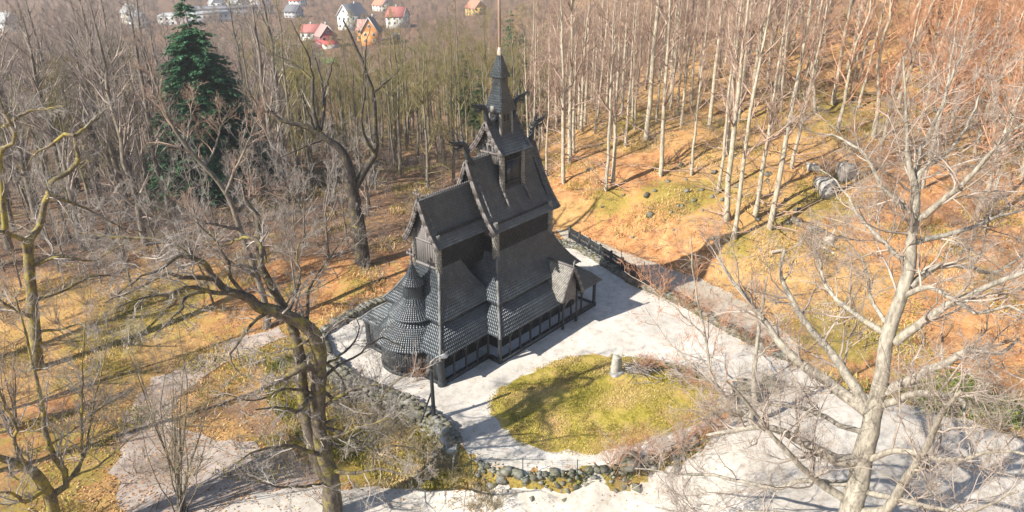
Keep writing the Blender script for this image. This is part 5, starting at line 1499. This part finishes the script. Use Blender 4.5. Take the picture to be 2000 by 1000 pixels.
bush('shrub', 'dense reddish brush beside the standing stone on the island', hit(1260, 722)[:2], 1.7, 40, .8, 'twig_copper', (6, 4), .014)
G_UB = 'bare bushes in the undergrowth left of the oak'
for i in range(16):
    px, py = rng.uniform(-20, 640), rng.uniform(430, 660)
    bush('shrub', 'bare twiggy bush in the undergrowth left of the church', hit(px, py)[:2], rng.uniform(2.5, 5), 12, .45, ['twig_purple', 'twig_pink', 'twig_grey', 'twig_straw'][i % 4], (6, 4), .024, G_UB)
G_HB = 'bare bushes under the copper wood'
for i in range(22):
    px, py = rng.uniform(1600, 2050), rng.uniform(180, 480)
    bush('shrub', 'reddish twiggy bush on the bank under the copper wood', hit(px, py)[:2], rng.uniform(2.5, 4.5), 12, .45, ['twig_copper', 'twig_pink'][i % 2], (7, 5), .024, G_HB)
G_LB = 'bare bushes on the leafy slope at bottom left'
for i in range(14):
    px, py = rng.uniform(-20, 620), rng.uniform(680, 940)
    bush('shrub', 'bare bush on the brown slope inside the bend of the road', hit(px, py)[:2], rng.uniform(1.5, 3.6), 10, .45, ['twig_purple', 'twig_straw', 'twig_grey'][i % 3], (6, 4), .02, G_LB)

# ================================================================== LITTER AND GRASS
def leaf_litter(name, label, n, pick, mats, size=(.06, .14)):
    P = pick(n); n = len(P)
    z = height(P[:, 0], P[:, 1])
    c = np.concatenate([P, (z+.03)[:, None]], 1)
    a = rng.uniform(0, 6.28, n); L = rng.uniform(*size, n)[:, None]
    d = np.stack([np.cos(a), np.sin(a), rng.normal(0, .35, n)], 1)*L
    w = np.stack([-np.sin(a), np.cos(a), rng.normal(0, .35, n)], 1)*L*.55
    c[:, 2] += np.abs(d[:, 2])+np.abs(w[:, 2])
    v = np.stack([c-d, c+w, c+d, c-w], 1).reshape(-1, 3)
    m = MB(); m.add(v, (np.arange(n)*4)[:, None]+np.array([[0, 1, 2, 3]]), np.repeat(rng.uniform(0, 1, n), 4))
    o = m.build(name, mats); return tag(o, label, kind='stuff')
def leafmat(nm, stops):
    m, nt, b = mat(nm); at = N(nt, 'ShaderNodeAttribute', attribute_name='rnd')
    nt.links.new(ramp(nt, at.outputs['Fac'], stops).outputs['Color'], b.inputs['Base Color']); b.inputs['Roughness'].default_value = .8; b.inputs['Specular IOR Level'].default_value = .2
    M[nm] = m
leafmat('dead_leaf', [(0, (.17, .075, .035)), (.35, (.34, .16, .065)), (.7, (.48, .26, .11)), (1, (.58, .40, .22))])
leafmat('grass_blade', [(0, (.15, .145, .025)), (.4, (.36, .31, .055)), (.7, (.52, .40, .13)), (1, (.62, .46, .25))])
leafmat('ivy_leaf', [(0, (.05, .08, .02)), (.6, (.13, .17, .035)), (1, (.24, .24, .06))])
def pick_region(ra, rb, test=None, pw=1.0):
    def f(n):
        out = []; tot = 0
        while tot < n:
            a = ra[0]+(ra[1]-ra[0])*rng.uniform(0, 1, n)**pw; b = rng.uniform(*rb, n)
            P = CAM[:2]+a[:, None]*FH+b[:, None]*RH
            ok_ = (np.abs(b) < a*.80+3)
            if test is not None: ok_ &= test(P, a, b)
            out.append(P[ok_]); tot += ok_.sum()
        return np.concatenate(out)[:n]
    return f
PATHP = flat_hit(PATH_PX); TRKP = flat_hit(TRACK_PX)
def off_gravel(P, a, b):
    m1 = poly_sd(P, YARD) > .5; m2 = poly_sd(P, np.array(ROADP)) > 0; m3 = poly_sd(P, np.array(PATHP)) > .2
    g = np.sin(P[:, 0]*.7+1.3*np.sin(P[:, 1]*.4))+np.sin(P[:, 1]*.9+2+np.sin(P[:, 0]*.6))
    return m1 & m2 & m3 & (g+rng.normal(0, .8, len(P)) > -.5)
leaf_litter('leaf_litter', 'fallen copper leaves scattered over the woodland floor', 90000, pick_region((24, 118), (-60, 75), off_gravel, 1.3), M['dead_leaf'], (.045, .10))
def near_gravel(P, a, b):
    d1 = np.abs(poly_sd(P, np.array(ROADP))); d2 = np.abs(poly_sd(P, np.array(PATHP))); d3 = poly_sd(P, np.array(TRKP)); d4 = np.abs(poly_sd(P, YARD))
    d = np.minimum(np.minimum(d1, d2), np.minimum(np.abs(d3)*.6, d4+.25))
    return (rng.exponential(.55, len(P)) > d) | ((d3 < 0) & (rng.uniform(0, 1, len(P)) < .12))
leaf_litter('blown_leaves', 'blown leaves gathered along the gravel edges', 13000, pick_region((24, 82), (-45, 40), near_gravel), M['dead_leaf'], (.05, .11))
def grass(name, label, n, pick, hgt=(.08, .24), mt='grass_blade', lean=.5):
    P = pick(n); n = len(P); z = height(P[:, 0], P[:, 1])
    c = np.concatenate([P, (z+.05)[:, None]], 1)
    a = rng.uniform(0, 6.28, n); h = rng.uniform(*hgt, n)
    up = np.stack([rng.normal(0, lean, n)*h, rng.normal(0, lean, n)*h, h], 1)
    w = np.stack([np.cos(a), np.sin(a), np.zeros(n)], 1)*(.012+.06*h[:, None])
    mid = c+up*.55+np.stack([np.zeros(n), np.zeros(n), h*.12], 1)
    v = np.stack([c-w, c+w, mid+w*.7, c+up, mid-w*.7], 1).reshape(-1, 3)
    g = .5+.34*np.sin(P[:, 0]*.9+np.sin(P[:, 1]*.7)*1.5)+.26*np.sin(P[:, 1]*1.7+P[:, 0]*.5)
    m = MB(); m.add(v, (np.arange(n)*5)[:, None]+np.array([[0, 1, 2, 3, 4]]), np.repeat(np.clip(g+rng.normal(0, .28, n), 0, 1), 5))
    return tag(m.build(name, M[mt]), label, kind='stuff')
def on_island(P, a, b):
    w = np.sin(P[:, 0]*1.1+1.4*np.sin(P[:, 1]*.8))+np.sin(P[:, 1]*1.5+P[:, 0]*.6+2)+.6*np.sin(P[:, 0]*3.1-P[:, 1]*2.3)
    return (poly_sd(P, ISLAND) < .12+.3*rng.uniform(-1, 1, len(P))) & (w+rng.normal(0, .5, len(P)) > -.9)
grass('grass', 'short mossy tufted grass on the oval island', 42000, pick_region((36, 60), (-6, 22), on_island), (.05, .15))
def on_bank(P, a, b):
    s = poly_sd(P, YARD); return (s > .3) & (s < 5) & (poly_sd(P, np.array(ROADP)) > 0)
grass('grass', 'rough tufted grass on the bank below the yard wall', 36000, pick_region((32, 54), (-22, 14), on_bank), (.10, .36))
def on_moss(P, a, b):
    g = np.sin(P[:, 0]*.5+1.7*np.sin(P[:, 1]*.31))+np.sin(P[:, 1]*.43+1+np.sin(P[:, 0]*.37))
    return off_gravel(P, a, b) & (g > .35)
grass('grass', 'pale tufts of dry grass on the woodland floor', 52000, pick_region((30, 112), (-50, 70), on_moss, 1.3), (.12, .4))
def on_ivy(P, a, b):
    d = np.full(len(P), 99.)
    for px in [(1900, 790), (1830, 780), (1960, 800), (1880, 760)]:
        c = hit(*px); d = np.minimum(d, np.hypot(P[:, 0]-c[0], P[:, 1]-c[1]))
    return d+rng.normal(0, .5, len(P)) < 1.9
leaf_litter('ivy_cover', 'patches of low green ivy on the banks', 3500, pick_region((30, 92), (-10, 45), on_ivy), M['ivy_leaf'], (.08, .16))

# fallen sticks
P = pick_region((28, 115), (-55, 70), off_gravel, 1.2)(3200); z = height(P[:, 0], P[:, 1]); n = len(P)
a = rng.uniform(0, 6.28, n); L = rng.uniform(.3, 1.6, n)[:, None]; d = np.stack([np.cos(a), np.sin(a), rng.normal(0, .12, n)], 1)*L
c = np.concatenate([P, (z+.07)[:, None]], 1); Q = np.stack([c-d, c+rng.normal(0, .08, (n, 3))+[0, 0, .03], c+d], 1)
m = MB(); v, f = tube_mesh(Q, np.repeat(rng.uniform(.012, .04, n)[:, None], 3, 1)*np.array([1, .9, .4]), 4); m.add(v, f)
tag(m.build('fallen_sticks', M['bark_grey']), 'fallen sticks and twigs on the woodland floor', kind='stuff')

# ================================================================== light, air, camera
SUN_AZ, SUN_EL = R(161), R(36)
world = bpy.data.worlds.new('World'); scene.world = world; world.use_nodes = True
nt = world.node_tree; bg = nt.nodes['Background']
sky = nt.nodes.new('ShaderNodeTexSky'); sky.sky_type = 'NISHITA'; sky.sun_disc = False
sky.sun_elevation = SUN_EL; sky.sun_rotation = math.atan2(math.cos(SUN_AZ), math.sin(SUN_AZ)); sky.air_density = 1.0; sky.dust_density = .6
nt.links.new(sky.outputs[0], bg.inputs[0]); bg.inputs[1].default_value = .08
sl = bpy.data.lights.new('sun', 'SUN'); sl.energy = 5.0; sl.angle = R(.6); sl.color = (1, .935, .84)
so = bpy.data.objects.new('sun', sl); COL.objects.link(so); so.location = (-40, 20, 60)
dv = Vector((math.cos(SUN_AZ)*math.cos(SUN_EL), math.sin(SUN_AZ)*math.cos(SUN_EL), math.sin(SUN_EL)))
so.rotation_euler = dv.to_track_quat('Z', 'Y').to_euler()

HAZE = .00027
if HAZE:
    hb = MB(); hb.box((0, 0, 32), (4600, 4600, 110))
    m = bpy.data.materials.new('air'); m.use_nodes = True; nt = m.node_tree; nt.nodes.clear()
    ou = nt.nodes.new('ShaderNodeOutputMaterial'); pv = nt.nodes.new('ShaderNodeVolumePrincipled')
    pv.inputs['Color'].default_value = (.86, .91, 1, 1); pv.inputs['Density'].default_value = HAZE; pv.inputs['Anisotropy'].default_value = .2
    nt.links.new(pv.outputs[0], ou.inputs['Volume'])
    hz_o = hb.build('haze', m); tag(hz_o, 'thin pale spring haze over the valley', kind='stuff')

cd = bpy.data.cameras.new('camera'); co = bpy.data.objects.new('camera', cd); COL.objects.link(co)
cd.sensor_fit = 'HORIZONTAL'; cd.sensor_width = 36; cd.lens = FPX/2000*36; cd.clip_start = .5; cd.clip_end = 6000
mw = Matrix.Identity(4)
for i in range(3):
    mw[i][0] = _R[i]; mw[i][1] = _U[i]; mw[i][2] = -_F[i]; mw[i][3] = CAM[i]
co.matrix_world = mw
scene.camera = co
scene.view_settings.view_transform = 'Standard'; scene.view_settings.look = 'None'
scene.view_settings.exposure = 1.0; scene.view_settings.gamma = 1
scene.render.engine = 'CYCLES'
try:
    scene.cycles.use_denoising = True; scene.cycles.volume_bounces = 1; scene.cycles.max_bounces = 6; scene.cycles.diffuse_bounces = 2
except Exception: pass
